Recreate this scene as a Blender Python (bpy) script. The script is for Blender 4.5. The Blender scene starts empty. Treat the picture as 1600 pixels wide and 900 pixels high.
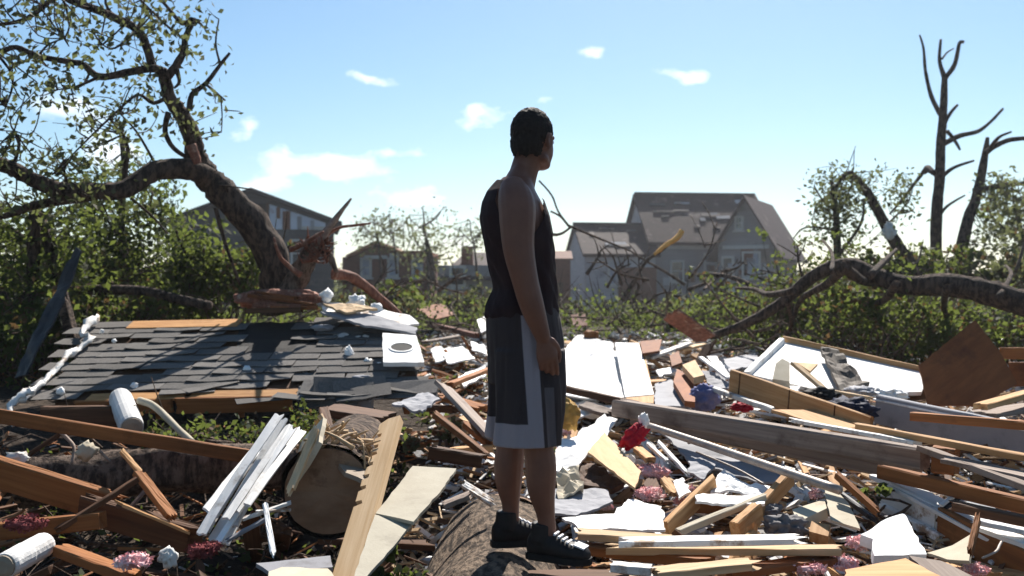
import bpy, bmesh, math, random
import numpy as np
from mathutils import Vector, Matrix, noise as mnoise
R = math.radians
random.seed(7); rng = np.random.default_rng(7)
SC = bpy.context.scene
COL = SC.collection

# ------------------------------------------------------------------ camera
F = 1555.56; CZ = 1.55                       # focal length in photo pixels, eye height
cam = bpy.data.cameras.new('camera'); co = bpy.data.objects.new('camera', cam); COL.objects.link(co)
co.location = (0, 0, CZ); co.rotation_euler = (R(90), 0, 0)
cam.lens = 35; cam.sensor_width = 36; cam.clip_start = 0.05; cam.clip_end = 5000
cam.dof.use_dof = True; cam.dof.focus_distance = 4.3; cam.dof.aperture_fstop = 3.2
SC.camera = co
# ------------------------------------------------------------------ light and sky
SUN_EL, SUN_AZ = 43, 13                      # degrees; azimuth clockwise from the view direction
sl = bpy.data.lights.new('sun', 'SUN'); sl.energy = 5.0; sl.angle = R(0.53); sl.color = (1, .94, .86)
so = bpy.data.objects.new('sun', sl); COL.objects.link(so)
sd = Vector((math.sin(R(SUN_AZ))*math.cos(R(SUN_EL)), math.cos(R(SUN_AZ))*math.cos(R(SUN_EL)), math.sin(R(SUN_EL))))
so.rotation_euler = sd.to_track_quat('Z', 'Y').to_euler()
SC.view_settings.view_transform = 'Standard'; SC.view_settings.look = 'None'
SC.view_settings.exposure = 1.02; SC.view_settings.gamma = 1
W = bpy.data.worlds.new('World'); SC.world = W; W.use_nodes = True
wt = W.node_tree; wt.nodes.clear()
def wn(t): return wt.nodes.new(t)
def wl(a, b): wt.links.new(a, b)
def wm(op, a, b=None, clamp=False):
    n = wn('ShaderNodeMath'); n.operation = op; n.use_clamp = clamp
    for i, v in enumerate((a, b)):
        if v is None: continue
        if isinstance(v, (int, float)): n.inputs[i].default_value = v
        else: wl(v, n.inputs[i])
    return n.outputs[0]
sky = wn('ShaderNodeTexSky'); sky.sky_type = 'NISHITA'; sky.sun_disc = False
sky.sun_elevation = R(SUN_EL); sky.sun_rotation = R(SUN_AZ); sky.air_density = 1.0; sky.dust_density = 0.35; sky.ozone_density = 2.6
tc = wn('ShaderNodeTexCoord'); sx = wn('ShaderNodeSeparateXYZ'); wl(tc.outputs['Generated'], sx.inputs[0])
ay = wm('ADD', wm('ABSOLUTE', sx.outputs[1]), .02)
nd = wn('ShaderNodeTexNoise'); nd.inputs['Scale'].default_value = 17; nd.inputs['Detail'].default_value = 5; wl(tc.outputs['Generated'], nd.inputs['Vector'])
dsp = wn('ShaderNodeSeparateXYZ'); wl(nd.outputs['Color'], dsp.inputs[0])
cu = wm('ADD', wm('DIVIDE', sx.outputs[0], ay), wm('MULTIPLY', wm('SUBTRACT', dsp.outputs[0], .5), .075)); cv = wm('ADD', wm('DIVIDE', sx.outputs[2], ay), wm('MULTIPLY', wm('SUBTRACT', dsp.outputs[1], .5), .04))
nz = wn('ShaderNodeTexNoise'); nz.inputs['Scale'].default_value = 34; nz.inputs['Detail'].default_value = 9; nz.inputs['Roughness'].default_value = .62
mp = wn('ShaderNodeMapping'); mp.inputs['Scale'].default_value = (.75, .75, 1.6); wl(tc.outputs['Generated'], mp.inputs[0]); wl(mp.outputs[0], nz.inputs['Vector'])
CL = [(590,132,42,14,.8),(755,194,42,20,1.),(1058,122,44,17,1.),(912,97,36,13,.7),(392,210,44,30,.95),(530,266,150,34,1.),(440,288,80,24,.85),(660,308,80,20,.9),
      (120,178,85,36,.95),(190,236,70,48,.95),(1330,88,50,26,.22),(470,248,40,16,.6),(620,243,70,12,.5),(850,160,30,14,.35),(620,360,200,24,.5),(-160,120,140,40,.9),(1900,190,160,30,.7),(700,372,90,22,.8)]
acc = None
for (px, py, a, b, w) in CL:
    du = wm('DIVIDE', wm('SUBTRACT', cu, (px-800)/F), 1.15*a/F); dv = wm('DIVIDE', wm('SUBTRACT', cv, (450-py)/F), 1.2*b/F)
    e = wm('SUBTRACT', 1.0, wm('SQRT', wm('ADD', wm('MULTIPLY', du, du), wm('MULTIPLY', dv, dv))))
    e = wm('MULTIPLY', wm('MAXIMUM', e, 0), w)
    acc = e if acc is None else wm('MAXIMUM', acc, e)
msk = wm('SUBTRACT', wm('ADD', wm('MULTIPLY', acc, 1.9), wm('MULTIPLY', nz.outputs[0], 3.2)), 2.2)
msk = wm('MULTIPLY', wm('MULTIPLY', msk, .55, True), wm('MULTIPLY', acc, 4, True), True)
hs = wn('ShaderNodeHueSaturation'); hs.inputs['Saturation'].default_value = 1.12; hs.inputs['Hue'].default_value = .492; hs.inputs['Value'].default_value = 1.0; wl(sky.outputs[0], hs.inputs['Color'])
mx = wn('ShaderNodeMixRGB'); wl(msk, mx.inputs[0]); wl(hs.outputs[0], mx.inputs[1]); mx.inputs[2].default_value = (14.5, 14.3, 14, 1)
bg = wn('ShaderNodeBackground'); bg.inputs[1].default_value = .06; wl(mx.outputs[0], bg.inputs[0])
wo = wn('ShaderNodeOutputWorld'); wl(bg.outputs[0], wo.inputs[0])

# ------------------------------------------------------------------ materials
MATS = {}
def mat(name, c1, c2=None, rough=.75, scale=(6, 6, 6), detail=5, bump=.25, bscale=None, c3=None, s3=3, lim=(.35, .65), lim3=(.55, .7), rnd=.25, bdist=.01, spec=.14, trans=None, metal=0):
    """noise-mixed procedural material in object space, value varied per object"""
    m = bpy.data.materials.new(name); m.use_nodes = True; t = m.node_tree; N = t.nodes; L = t.links
    N.clear(); out = N.new('ShaderNodeOutputMaterial'); p = N.new('ShaderNodeBsdfPrincipled')
    tx = N.new('ShaderNodeTexCoord'); oi = N.new('ShaderNodeObjectInfo')
    ad = N.new('ShaderNodeVectorMath'); ad.operation = 'ADD'; L.new(tx.outputs['Object'], ad.inputs[0])
    sc_ = N.new('ShaderNodeVectorMath'); sc_.operation = 'SCALE'; sc_.inputs[0].default_value = (17, 31, 23); L.new(oi.outputs['Random'], sc_.inputs['Scale']); L.new(sc_.outputs[0], ad.inputs[1])
    mp = N.new('ShaderNodeMapping'); mp.inputs['Scale'].default_value = scale; L.new(ad.outputs[0], mp.inputs[0])
    nz = N.new('ShaderNodeTexNoise'); nz.inputs['Scale'].default_value = 1; nz.inputs['Detail'].default_value = detail; nz.inputs['Roughness'].default_value = .65; L.new(mp.outputs[0], nz.inputs['Vector'])
    rp = N.new('ShaderNodeMapRange'); rp.inputs[1].default_value = lim[0]; rp.inputs[2].default_value = lim[1]; L.new(nz.outputs[0], rp.inputs[0])
    mx = N.new('ShaderNodeMixRGB'); L.new(rp.outputs[0], mx.inputs[0]); mx.inputs[1].default_value = (*c1, 1); mx.inputs[2].default_value = (*(c2 or c1), 1)
    col = mx.outputs[0]
    if c3:
        n3 = N.new('ShaderNodeTexNoise'); n3.inputs['Scale'].default_value = s3; n3.inputs['Detail'].default_value = 7; n3.inputs['Roughness'].default_value = .7; L.new(ad.outputs[0], n3.inputs['Vector'])
        r3 = N.new('ShaderNodeMapRange'); r3.inputs[1].default_value = lim3[0]; r3.inputs[2].default_value = lim3[1]; L.new(n3.outputs[0], r3.inputs[0])
        m3 = N.new('ShaderNodeMixRGB'); L.new(r3.outputs[0], m3.inputs[0]); L.new(col, m3.inputs[1]); m3.inputs[2].default_value = (*c3, 1); col = m3.outputs[0]
    if rnd:
        hv = N.new('ShaderNodeHueSaturation'); ma = N.new('ShaderNodeMapRange'); ma.inputs[3].default_value = 1-rnd; ma.inputs[4].default_value = 1+rnd*.6; L.new(oi.outputs['Random'], ma.inputs[0]); L.new(ma.outputs[0], hv.inputs['Value']); L.new(col, hv.inputs['Color']); col = hv.outputs[0]
    L.new(col, p.inputs['Base Color']); p.inputs['Roughness'].default_value = rough; p.inputs['Specular IOR Level'].default_value = spec; p.inputs['Metallic'].default_value = metal
    if bump:
        bp = N.new('ShaderNodeBump'); bp.inputs['Strength'].default_value = bump; bp.inputs['Distance'].default_value = bdist
        src = nz.outputs[0]
        if bscale:
            nb = N.new('ShaderNodeTexNoise'); nb.inputs['Scale'].default_value = bscale; nb.inputs['Detail'].default_value = 5; L.new(ad.outputs[0], nb.inputs['Vector']); src = nb.outputs[0]
        L.new(src, bp.inputs['Height']); L.new(bp.outputs[0], p.inputs['Normal'])
    if trans:
        tr = N.new('ShaderNodeBsdfTranslucent'); tr.inputs[0].default_value = (*trans[0], 1); ms = N.new('ShaderNodeMixShader'); ms.inputs[0].default_value = trans[1]
        L.new(p.outputs[0], ms.inputs[1]); L.new(tr.outputs[0], ms.inputs[2]); L.new(ms.outputs[0], out.inputs[0])
    else: L.new(p.outputs[0], out.inputs[0])
    MATS[name] = m; return m
mat('osb', (.5,.27,.11), (.36,.17,.06), scale=(5,30,30), c3=(.2,.1,.04), s3=4, lim3=(.6,.75), bump=.3, bdist=.004)
GR = (1.5, 38, 38)                              # grain along local x
mat('pine', (.56,.34,.165), (.39,.2,.08), scale=GR, c3=(.25,.14,.07), s3=2.2, lim3=(.6,.78), bump=.3, bdist=.004)
mat('pale_wood', (.62,.45,.28), (.48,.32,.17), scale=GR, c3=(.3,.2,.12), s3=3, lim3=(.62,.8), bump=.3, bdist=.004)
mat('orange_wood', (.33,.135,.047), (.22,.085,.03), scale=GR, c3=(.12,.05,.02), s3=2.5, lim3=(.56,.75), bump=.3, bdist=.004)
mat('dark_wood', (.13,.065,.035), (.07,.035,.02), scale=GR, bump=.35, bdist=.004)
mat('grey_wood', (.3,.24,.2), (.18,.135,.11), scale=GR, c3=(.1,.07,.055), s3=3, bump=.4, bdist=.005)
mat('red_ply', (.27,.1,.038), (.19,.065,.026), scale=(3,14,14), c3=(.09,.035,.02), s3=2, bump=.2)
mat('tan_ply', (.6,.4,.22), (.48,.3,.15), scale=(3,20,20), c3=(.33,.22,.12), s3=5, lim3=(.6,.75), bump=.2, bdist=.004)
mat('white_paint', (.8,.79,.77), (.68,.67,.65), scale=(5,5,5), c3=(.3,.25,.2), s3=6, lim3=(.55,.72), bump=.2, rough=.55)
mat('chipped_white', (.78,.77,.74), (.66,.64,.6), scale=(3,20,20), c3=(.3,.2,.13), s3=6, lim3=(.52,.62), bump=.35, rough=.6)
mat('plaster', (.78,.77,.75), (.62,.6,.57), scale=(7,7,7), c3=(.4,.35,.3), s3=4, lim3=(.58,.75), bump=.4, bscale=40)
mat('foam', (.88,.88,.87), (.8,.8,.78), scale=(8,8,8), bump=.3, bscale=60, rnd=.1)
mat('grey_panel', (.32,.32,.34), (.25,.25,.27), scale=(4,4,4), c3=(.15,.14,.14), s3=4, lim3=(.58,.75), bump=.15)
mat('beige_panel', (.36,.33,.26), (.3,.27,.21), scale=(6,6,6), c3=(.2,.18,.14), s3=3, lim3=(.58,.78), bump=.3, bscale=70, bdist=.004, rnd=.1)
mat('tan_board', (.52,.46,.35), (.43,.37,.27), scale=(6,6,6), c3=(.28,.22,.15), s3=6, lim3=(.6,.75), bump=.3)
mat('shingle', (.17,.16,.15), (.11,.104,.1), scale=(60,60,60), c3=(.15,.14,.13), s3=5, lim3=(.45,.7), bump=.5, bscale=220, bdist=.003, spec=.04, rough=.95, rnd=.25)
mat('dark_sheet', (.05,.052,.06), (.035,.036,.042), scale=(2,14,14), bump=.2, rough=.55)
mat('black_stuff', (.025,.023,.022), (.015,.014,.014), bump=.3)
mat('insulation', (.88,.58,.57), (.78,.36,.37), scale=(14,14,14), c3=(.82,.62,.6), s3=11, lim3=(.46,.58), bump=.5, bscale=45, bdist=.012, rough=1, spec=0)
mat('shaded_insulation', (.22,.07,.07), (.14,.045,.045), scale=(14,14,14), bump=.5, rough=1, spec=0)  # darker copy of the insulation, with shade painted into its colour
mat('red_cloth', (.42,.012,.03), (.25,.008,.02), scale=(8,8,8), bump=.4, rnd=0)
mat('blue_cloth', (.08,.1,.24), (.2,.19,.29), scale=(6,6,6), bump=.4, rnd=0)
mat('navy_cloth', (.02,.026,.055), (.012,.014,.03), scale=(8,8,8), bump=.4, rnd=0)
mat('yellow_bag', (.4,.25,.07), (.3,.16,.04), scale=(8,8,8), bump=.4, rnd=0)
mat('grey_cloth', (.2,.19,.19), (.11,.105,.11), scale=(8,8,8), bump=.5)
mat('tan_cloth', (.4,.33,.25), (.26,.2,.15), scale=(8,8,8), bump=.5)
mat('striped_rug', (.15,.125,.1), (.075,.06,.05), scale=(2,34,34), lim=(.45,.55), bump=.4)
mat('metal_pipe', (.42,.38,.34), (.3,.25,.22), scale=(3,20,20), rough=.45, bump=.1, metal=.3)
mat('bark', (.2,.145,.11), (.045,.032,.026), scale=(24,24,9), detail=9, lim=(.42,.58), bump=1, bdist=.05, rough=.9, rnd=.1)
mat('bark_dark', (.12,.085,.066), (.03,.022,.018), scale=(24,24,9), detail=9, lim=(.42,.58), bump=1, bdist=.05, rough=.9, rnd=.1)
mat('log_bark', (.27,.2,.145), (.06,.045,.035), scale=(30,13,30), detail=10, lim=(.42,.58), bump=1, bdist=.06, rough=.9, rnd=.1)
mat('torn_wood', (.27,.12,.08), (.13,.05,.035), scale=(30,30,5), c3=(.42,.3,.22), s3=8, lim3=(.55,.68), bump=.8, bdist=.02)
mat('heartwood', (.3,.19,.12), (.21,.125,.075), scale=(4,9,9), c3=(.1,.055,.035), s3=5, bump=.5)
mat('fresh_break', (.75,.42,.14), (.6,.3,.08), scale=(20,20,6), bump=.5)
mat('dead_leaf', (.14,.09,.05), (.09,.055,.03), trans=((.16,.1,.04), .35), bump=0, rnd=.1)
mat('leaf_olive', (.1,.1,.055), (.065,.07,.04), scale=(1.2,1.2,1.2), trans=((.15,.17,.06), .4), bump=0, rough=.7, spec=.12, rnd=0)
mat('leaf_green', (.055,.07,.032), (.028,.038,.018), scale=(1.6,1.6,1.6), lim=(.42,.58), trans=((.15,.19,.04), .44), bump=0, rough=.7, spec=.12, rnd=.15)
mat('leaf_pale', (.1,.105,.065), (.055,.06,.038), scale=(1.,1.,1.), lim=(.42,.58), trans=((.18,.2,.08), .42), bump=0, rough=.8, spec=.1, rnd=.15)
mat('grass', (.08,.12,.03), (.05,.08,.02), scale=(2,2,2), trans=((.16,.25,.04), .4), bump=0, rnd=0)
mat('soil', (.05,.036,.026), (.025,.018,.014), scale=(3,3,3), detail=8, c3=(.12,.09,.065), s3=9, lim3=(.55,.7), bump=1, bscale=14, bdist=.05, rough=1, rnd=0)
mat('skin', (.185,.078,.048), (.155,.064,.04), scale=(12,12,12), rough=.5, bump=.08, bscale=300, bdist=.001, rnd=0, spec=.35)
mat('hair', (.012,.009,.008), (.02,.015,.012), scale=(150,150,40), rough=.7, bump=.9, bdist=.004, rnd=0)
mat('tank_fabric', (.026,.013,.014), (.018,.009,.011), scale=(10,10,10), rough=.85, bump=.25, bscale=14, bdist=.02, rnd=0)
mat('shoe_leather', (.03,.024,.022), (.018,.015,.014), scale=(20,20,20), rough=.55, bump=.2, rnd=0)
mat('shoe_white', (.6,.6,.62), rough=.5, bump=0, rnd=0)
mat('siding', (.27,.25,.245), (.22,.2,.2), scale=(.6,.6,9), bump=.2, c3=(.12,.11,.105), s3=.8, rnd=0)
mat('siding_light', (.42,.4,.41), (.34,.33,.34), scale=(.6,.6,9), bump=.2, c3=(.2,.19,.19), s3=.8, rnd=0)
mat('roof_old', (.058,.03,.03), (.034,.02,.02), scale=(5,5,9), c3=(.17,.12,.105), s3=.9, lim3=(.58,.68), bump=.5, rnd=0)
mat('roof_dark', (.06,.053,.053), (.04,.036,.036), scale=(4,4,8), c3=(.1,.09,.085), s3=.8, bump=.4, rnd=0)
mat('dark_siding', (.075,.075,.078), (.055,.055,.058), scale=(.5,.5,9), c3=(.12,.115,.11), s3=1.2, bump=.3, rnd=0)
mat('house_wrap', (.62,.66,.74), (.52,.56,.66), scale=(1,1,1), c3=(.3,.2,.24), s3=1.6, lim3=(.6,.72), bump=.2, rnd=0)
mat('brick', (.16,.06,.035), (.11,.042,.026), scale=(4,4,12), c3=(.07,.035,.025), s3=2, bump=.4, rnd=0)
mat('trim', (.52,.5,.46), (.42,.4,.37), bump=.1, rnd=0)
mat('glass', (.03,.035,.045), (.05,.055,.07), rough=.08, bump=0, spec=.6, rnd=0)
mat('curtain_pane', (.34,.36,.42), (.25,.26,.31), rough=.3, bump=0, rnd=0)
M = MATS

# ------------------------------------------------------------------ helpers
def P(px, py, d): return Vector(((px-800)/F*d, d, CZ-(py-450)/F*d))
TD = [0,3,4,5,6.2,7.5,9,11.5,14,18,22,30,45,2000]; TZ = [.1,.28,.35,.40,.52,.62,.68,.74,.83,.93,.55,.1,0,0]
def surf(d): return float(np.interp(d, TD, TZ))
def S(px, py, lift=.1):
    """the point of the debris heap's surface (plus lift) seen at a place of the photograph"""
    lo, hi = 1.5, 17.5
    g = lambda d: (CZ-(py-450)/F*d) - surf(d) - lift
    if g(hi) > 0: return P(px, py, hi)
    for _ in range(40):
        m = (lo+hi)/2
        if g(m) > 0: lo = m
        else: hi = m
    return P(px, py, lo)
def pt(p, lift=.1):
    if len(p) == 3: return P(*p)
    return S(p[0], p[1], lift)
def tag(o, label=None, cat=None, group=None, kind=None):
    if label: o['label'] = label
    if cat: o['category'] = cat
    if group: o['group'] = group
    if kind: o['kind'] = kind
    return o
def link(name, me, m=None, parent=None, mw=None, smooth=False):
    o = bpy.data.objects.new(name, me); COL.objects.link(o)
    if m is not None:
        for mm in (m if isinstance(m, (list, tuple)) else [m]): me.materials.append(MATS[mm] if isinstance(mm, str) else mm)
    if smooth: me.polygons.foreach_set('use_smooth', [True]*len(me.polygons))
    if parent is not None: o.parent = parent
    if mw is not None: o.matrix_world = mw
    return o
def mesh(name, v, f):
    me = bpy.data.meshes.new(name); me.from_pydata([tuple(x) for x in v], [], f); me.update(); return me
def empty(name, loc=(0,0,0), rz=0):
    o = bpy.data.objects.new(name, None); COL.objects.link(o); o.matrix_world = Matrix.Translation(Vector(loc)) @ Matrix.Rotation(rz, 4, 'Z'); o.empty_display_size = .1; return o
def frame(x, up=Vector((0,0,1)), roll=0, org=Vector((0,0,0))):
    x = x.normalized(); s = up.cross(x)
    if s.length < 1e-4: s = Vector((0,1,0)).cross(x)
    s.normalize(); u = x.cross(s)
    if roll:
        q = Matrix.Rotation(R(roll), 3, x); s = q @ s; u = q @ u
    return Matrix(((x.x,s.x,u.x,org.x),(x.y,s.y,u.y,org.y),(x.z,s.z,u.z,org.z),(0,0,0,1)))
def board_mesh(L, w, t, jag=(0,0), bend=0, k=4, nx=7, rough=.0015, seed=None):
    rd = random.Random(seed if seed is not None else random.random())
    c = min(w, t)*.12
    prof = [(-w/2+c+(w-2*c)*j/k, t/2) for j in range(k+1)] + [(w/2, t/2-c), (w/2, -t/2+c)] + [(w/2-c-(w-2*c)*j/k, -t/2) for j in range(k+1)] + [(-w/2, -t/2+c), (-w/2, t/2-c)]
    n = len(prof); je = []
    for e in range(2):
        a = [rd.random() for _ in range(k+2)]; je.append([a[min(k+1, int((y/w+.5)*(k+.99)))] for y, z in prof])
    V = []; Fc = []
    for i in range(nx+1):
        s = i/nx; wob = bend*math.sin(math.pi*s)
        for q, (y, z) in enumerate(prof):
            x = (s-.5)*L
            if i == 0: x += jag[0]*je[0][q]
            if i == nx: x -= jag[1]*je[1][q]
            V.append((x, y+rd.uniform(-rough, rough), z+wob+rd.uniform(-rough, rough)))
    for i in range(nx):
        for q in range(n): Fc.append((i*n+q, i*n+(q+1) % n, (i+1)*n+(q+1) % n, (i+1)*n+q))
    for e, b in ((0, 0), (1, nx*n)):
        c0 = len(V); cx = sum(V[b+q][0] for q in range(n))/n; V.append((cx+(.3*jag[0] if e == 0 else -.3*jag[1]), 0, V[b][2]-t/2))
        for q in range(n):
            a, d = b+q, b+(q+1) % n
            Fc.append((d, a, c0) if e == 0 else (a, d, c0))
    return mesh('board', V, Fc)
def board(name, label, cat, a, b, w, t, m, roll=0, jag=(.02,.02), bend=0, lift=(.1,.1), group=None, parent=None, k=6):
    jag = (jag[0]*1.5, jag[1]*1.5)
    A = pt(a, lift[0]); B = pt(b, lift[1]); x = B-A
    o = link(name, board_mesh(x.length, w, t, jag, bend, k), m, parent, frame(x, roll=roll, org=(A+B)/2))
    if label: tag(o, label, cat, group)
    return o
def slab(name, label, cat, pts, m, lift=.1, t=.012, jag=0., crumple=0., fit=None, parent=None, group=None, seg=6, curl=0.):
    """a sheet with real thickness; pts are its outline, its plane is fitted through their places on the heap (or given by fit)"""
    if fit: src = [P(*q) for q in fit]; sp = [(q[0], q[1]) for q in fit]
    else:
        lf = lift if isinstance(lift, (list, tuple)) else [lift]*len(pts)
        src = [pt(q, l) for q, l in zip(pts, lf)]; sp = [(q[0], q[1]) for q in pts]
    A = np.array([[x/1000, y/1000, 1] for x, y in sp]); inv = np.array([1/s.y for s in src])
    sol = np.linalg.lstsq(A, inv, rcond=None)[0]
    W3 = [P(q[0], q[1], 1/max(.02, float(np.dot(sol, (q[0]/1000, q[1]/1000, 1))))) for q in pts]
    c = sum(W3, Vector())/len(W3); nrm = Vector()
    for i in range(len(W3)): nrm += (W3[i]-c).cross(W3[(i+1) % len(W3)]-c)
    nrm.normalize()
    if nrm.dot(co.location-c) < 0: nrm = -nrm
    xax = max(((W3[(i+1) % len(W3)]-W3[i]) for i in range(len(W3))), key=lambda v: v.length).normalized()
    yax = nrm.cross(xax)
    mw = Matrix(((xax.x,yax.x,nrm.x,c.x),(xax.y,yax.y,nrm.y,c.y),(xax.z,yax.z,nrm.z,c.z),(0,0,0,1)))
    l2 = [Vector(((p-c).dot(xax), (p-c).dot(yax), 0)) for p in W3]
    ol = []
    for i in range(len(l2)):
        a, b = l2[i], l2[(i+1) % len(l2)]; ol.append(a)
        if jag:
            nn = max(2, min(seg*2, int((b-a).length/.05)))
            d = (b-a); pr = Vector((-d.y, d.x, 0)).normalized()
            for j in range(1, nn): ol.append(a+d*(j/nn+random.uniform(-.2,.2)/nn)+pr*random.uniform(-jag, jag))
    bm = bmesh.new(); vs = [bm.verts.new(v) for v in ol]; f = bm.faces.new(vs)
    if f.normal.z < 0 or (f.normal_update() or f.normal.z < 0): f.normal_flip()
    size = max(v.length for v in l2)
    if crumple or curl:
        bmesh.ops.triangulate(bm, faces=bm.faces[:])
        for _ in range(4):
            lim = max(.03, size/7)
            ee = [e for e in bm.edges if e.calc_length() > lim]
            if not ee or len(bm.faces) > 900: break
            bmesh.ops.subdivide_edges(bm, edges=ee, cuts=1)
            bmesh.ops.triangulate(bm, faces=[g for g in bm.faces if len(g.verts) > 3])
        off = Vector((random.random()*50, random.random()*50, 0))
        for v in bm.verts:
            q = v.co*(3.2/max(.15, size))+off
            v.co.z += crumple*(mnoise.noise(q)+.5*mnoise.noise(q*2.3)) + curl*(v.co.x/size)**2
    r = bmesh.ops.extrude_face_region(bm, geom=bm.faces[:])
    for g in r['geom']:
        if isinstance(g, bmesh.types.BMVert): g.co.z -= t
    bmesh.ops.recalc_face_normals(bm, faces=bm.faces[:])
    me = bpy.data.meshes.new(name); bm.to_mesh(me); bm.free()
    o = link(name, me, m, parent, mw)
    if label: tag(o, label, cat, group)
    return o
def blob(name, label, cat, p, r, m, amp=.4, lift=.1, freq=2.2, sub=4, rot=0, parent=None, group=None, tuft=False):
    c = pt(p, lift); bm = bmesh.new(); bmesh.ops.create_icosphere(bm, subdivisions=sub, radius=1)
    off = Vector((random.random()*90, random.random()*90, random.random()*90))
    for v in bm.verts:
        q = v.co*freq+off; n = mnoise.noise(q)+.6*mnoise.noise(q*2.1)+.35*mnoise.noise(q*4.3)+.2*mnoise.noise(q*9)
        if tuft: n = 1.3*mnoise.noise(q*.9)+.35*mnoise.noise(q*2.4)+.22*mnoise.noise(Vector((q.x*5, q.y*16, q.z*16)))
        v.co = v.co*(1+amp*n); v.co = Vector((v.co.x*r[0], v.co.y*r[1], v.co.z*r[2]))
    me = bpy.data.meshes.new(name); bm.to_mesh(me); bm.free()
    mw = Matrix.Translation(c) @ Matrix.Rotation(R(rot), 4, 'Y')
    o = link(name, me, m, parent, mw, smooth=True)
    if label: tag(o, label, cat, group)
    return o
class Tubes:
    def __init__(s): s.v = []; s.f = []; s.pts = []
    def add(s, pts, r0, r1, sides=8, wob=0., keep=True, sub=4, rpow=1., cap=True):
        pts = [Vector(p) for p in pts]
        q = []
        n = len(pts)
        for i in range(n-1):
            p0 = pts[max(0, i-1)]; p1 = pts[i]; p2 = pts[i+1]; p3 = pts[min(n-1, i+2)]
            for j in range(sub):
                t = j/sub; q.append(.5*((2*p1)+(p2-p0)*t+(2*p0-5*p1+4*p2-p3)*t*t+(3*p1-p0-3*p2+p3)*t**3))
        q.append(pts[-1]); N = len(q); b = len(s.v)
        fr = None; off = Vector((random.random()*99, 0, 0))
        for i, c in enumerate(q):
            t = i/(N-1); r = (r0 + (r1-r0)*t**rpow) if not isinstance(r0, (list, tuple)) else float(np.interp(t, np.linspace(0, 1, len(r0)), r0))
            tg = (q[min(N-1, i+1)]-q[max(0, i-1)]).normalized()
            if fr is None: fr = tg.orthogonal().normalized()
            fr = (fr-tg*fr.dot(tg)).normalized(); bi = tg.cross(fr)
            for k in range(sides):
                a = 2*math.pi*k/sides; dv = fr*math.cos(a)+bi*math.sin(a)
                rr = r*(1+wob*mnoise.noise(c*(1.2/max(r, .01))*.4+dv*1.3+off))
                s.v.append(c+dv*rr)
            if keep: s.pts.append((c, r))
        for i in range(N-1):
            for k in range(sides): s.f.append((b+i*sides+k, b+i*sides+(k+1) % sides, b+(i+1)*sides+(k+1) % sides, b+(i+1)*sides+k))
        if cap:
            s.f.append(tuple(b+k for k in reversed(range(sides)))); s.f.append(tuple(b+(N-1)*sides+k for k in range(sides)))
        return q
    def build(s, name, m, parent=None, org=None):
        o = Vector(org) if org is not None else Vector((0,0,0))
        me = mesh(name, [v-o for v in s.v], s.f)
        return link(name, me, m, parent, None, smooth=True)
def leaf_mesh(name, C, size, aspect=.5, droop=0.):
    """one small folded blade per centre"""
    C = np.asarray(C, dtype=np.float64); n = len(C)
    u = rng.normal(size=(n,3)); u[:,2] -= droop; u /= np.linalg.norm(u, axis=1)[:,None]
    w = rng.normal(size=(n,3)); w -= (w*u).sum(1)[:,None]*u; w /= np.linalg.norm(w, axis=1)[:,None]
    nn = np.cross(u, w)
    sz = (np.asarray(size)*rng.uniform(.6, 1.3, n))[:,None]
    v = np.empty((n,4,3)); v[:,0] = C-u*sz*.5; v[:,1] = C+w*sz*aspect*.5+nn*sz*.1; v[:,2] = C+u*sz*.5; v[:,3] = C-w*sz*aspect*.5+nn*sz*.1
    me = bpy.data.meshes.new(name); me.vertices.add(n*4); me.vertices.foreach_set('co', v.ravel())
    me.loops.add(n*4); me.loops.foreach_set('vertex_index', np.arange(n*4, dtype=np.int32))
    me.polygons.add(n); me.polygons.foreach_set('loop_start', np.arange(0, n*4, 4, dtype=np.int32)); me.polygons.foreach_set('loop_total', np.full(n, 4, dtype=np.int32))
    me.update(calc_edges=True); return me
def bx(V, Fc, c, s, rot=None):
    """append a box (centre, full size) to vertex and face lists"""
    b = len(V); c = Vector(c)
    for dx in (-.5, .5):
        for dy in (-.5, .5):
            for dz in (-.5, .5):
                p = Vector((dx*s[0], dy*s[1], dz*s[2]))
                if rot is not None: p = rot @ p
                V.append(p+c)
    for q in ((0,1,3,2),(4,6,7,5),(0,4,5,1),(2,3,7,6),(0,2,6,4),(1,5,7,3)): Fc.append(tuple(b+i for i in q))
def copy_tree(o, parent=None):
    c = o.copy(); COL.objects.link(c)
    if parent is not None: c.parent = parent
    for ch in o.children: copy_tree(ch, c)
    return c
# ------------------------------------------------------------------ ground: one sheet to the horizon
def axis(lo, hi, st, far, g=1.22):
    a = list(np.arange(lo, hi+st/2, st)); d = st
    while a[-1] < far: d *= g; a.append(a[-1]+d)
    d = st
    while a[0] > -far: d *= g; a.insert(0, a[0]-d)
    return np.array(a)
def ground_z(x, y):
    z = surf(max(0, y))-.1
    n = mnoise.noise(Vector((x*.9, y*.9, 0)))+.5*mnoise.noise(Vector((x*2.3, y*2.3, 5)))
    z += .09*n*(1 if y < 40 else 3)
    h = math.exp(-(((x+1.6)/1.5)**2+((y-5.0)/1.5)**2)); z -= .40*h
    h = math.exp(-(((x-2.6)/1.0)**2+((y-6.0)/.8)**2)); z -= .12*h
    h = math.exp(-(((x+2.3)/1.3)**2+((y-8.6)/.45)**2)); z += .12*h
    if abs(x) > 12: z *= 1-min(1, (abs(x)-12)/14)*.6
    return z
gx = axis(-9, 9, .16, 700); gy = axis(1, 20, .16, 700)
GV = [(x, y, ground_z(x, y)) for y in gy for x in gx]; nx_ = len(gx)
GF = [(j*nx_+i, j*nx_+i+1, (j+1)*nx_+i+1, (j+1)*nx_+i) for j in range(len(gy)-1) for i in range(nx_-1)]
gme = mesh('ground', GV, GF); tag(link('ground', gme, 'soil', smooth=True), kind='structure')

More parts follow.
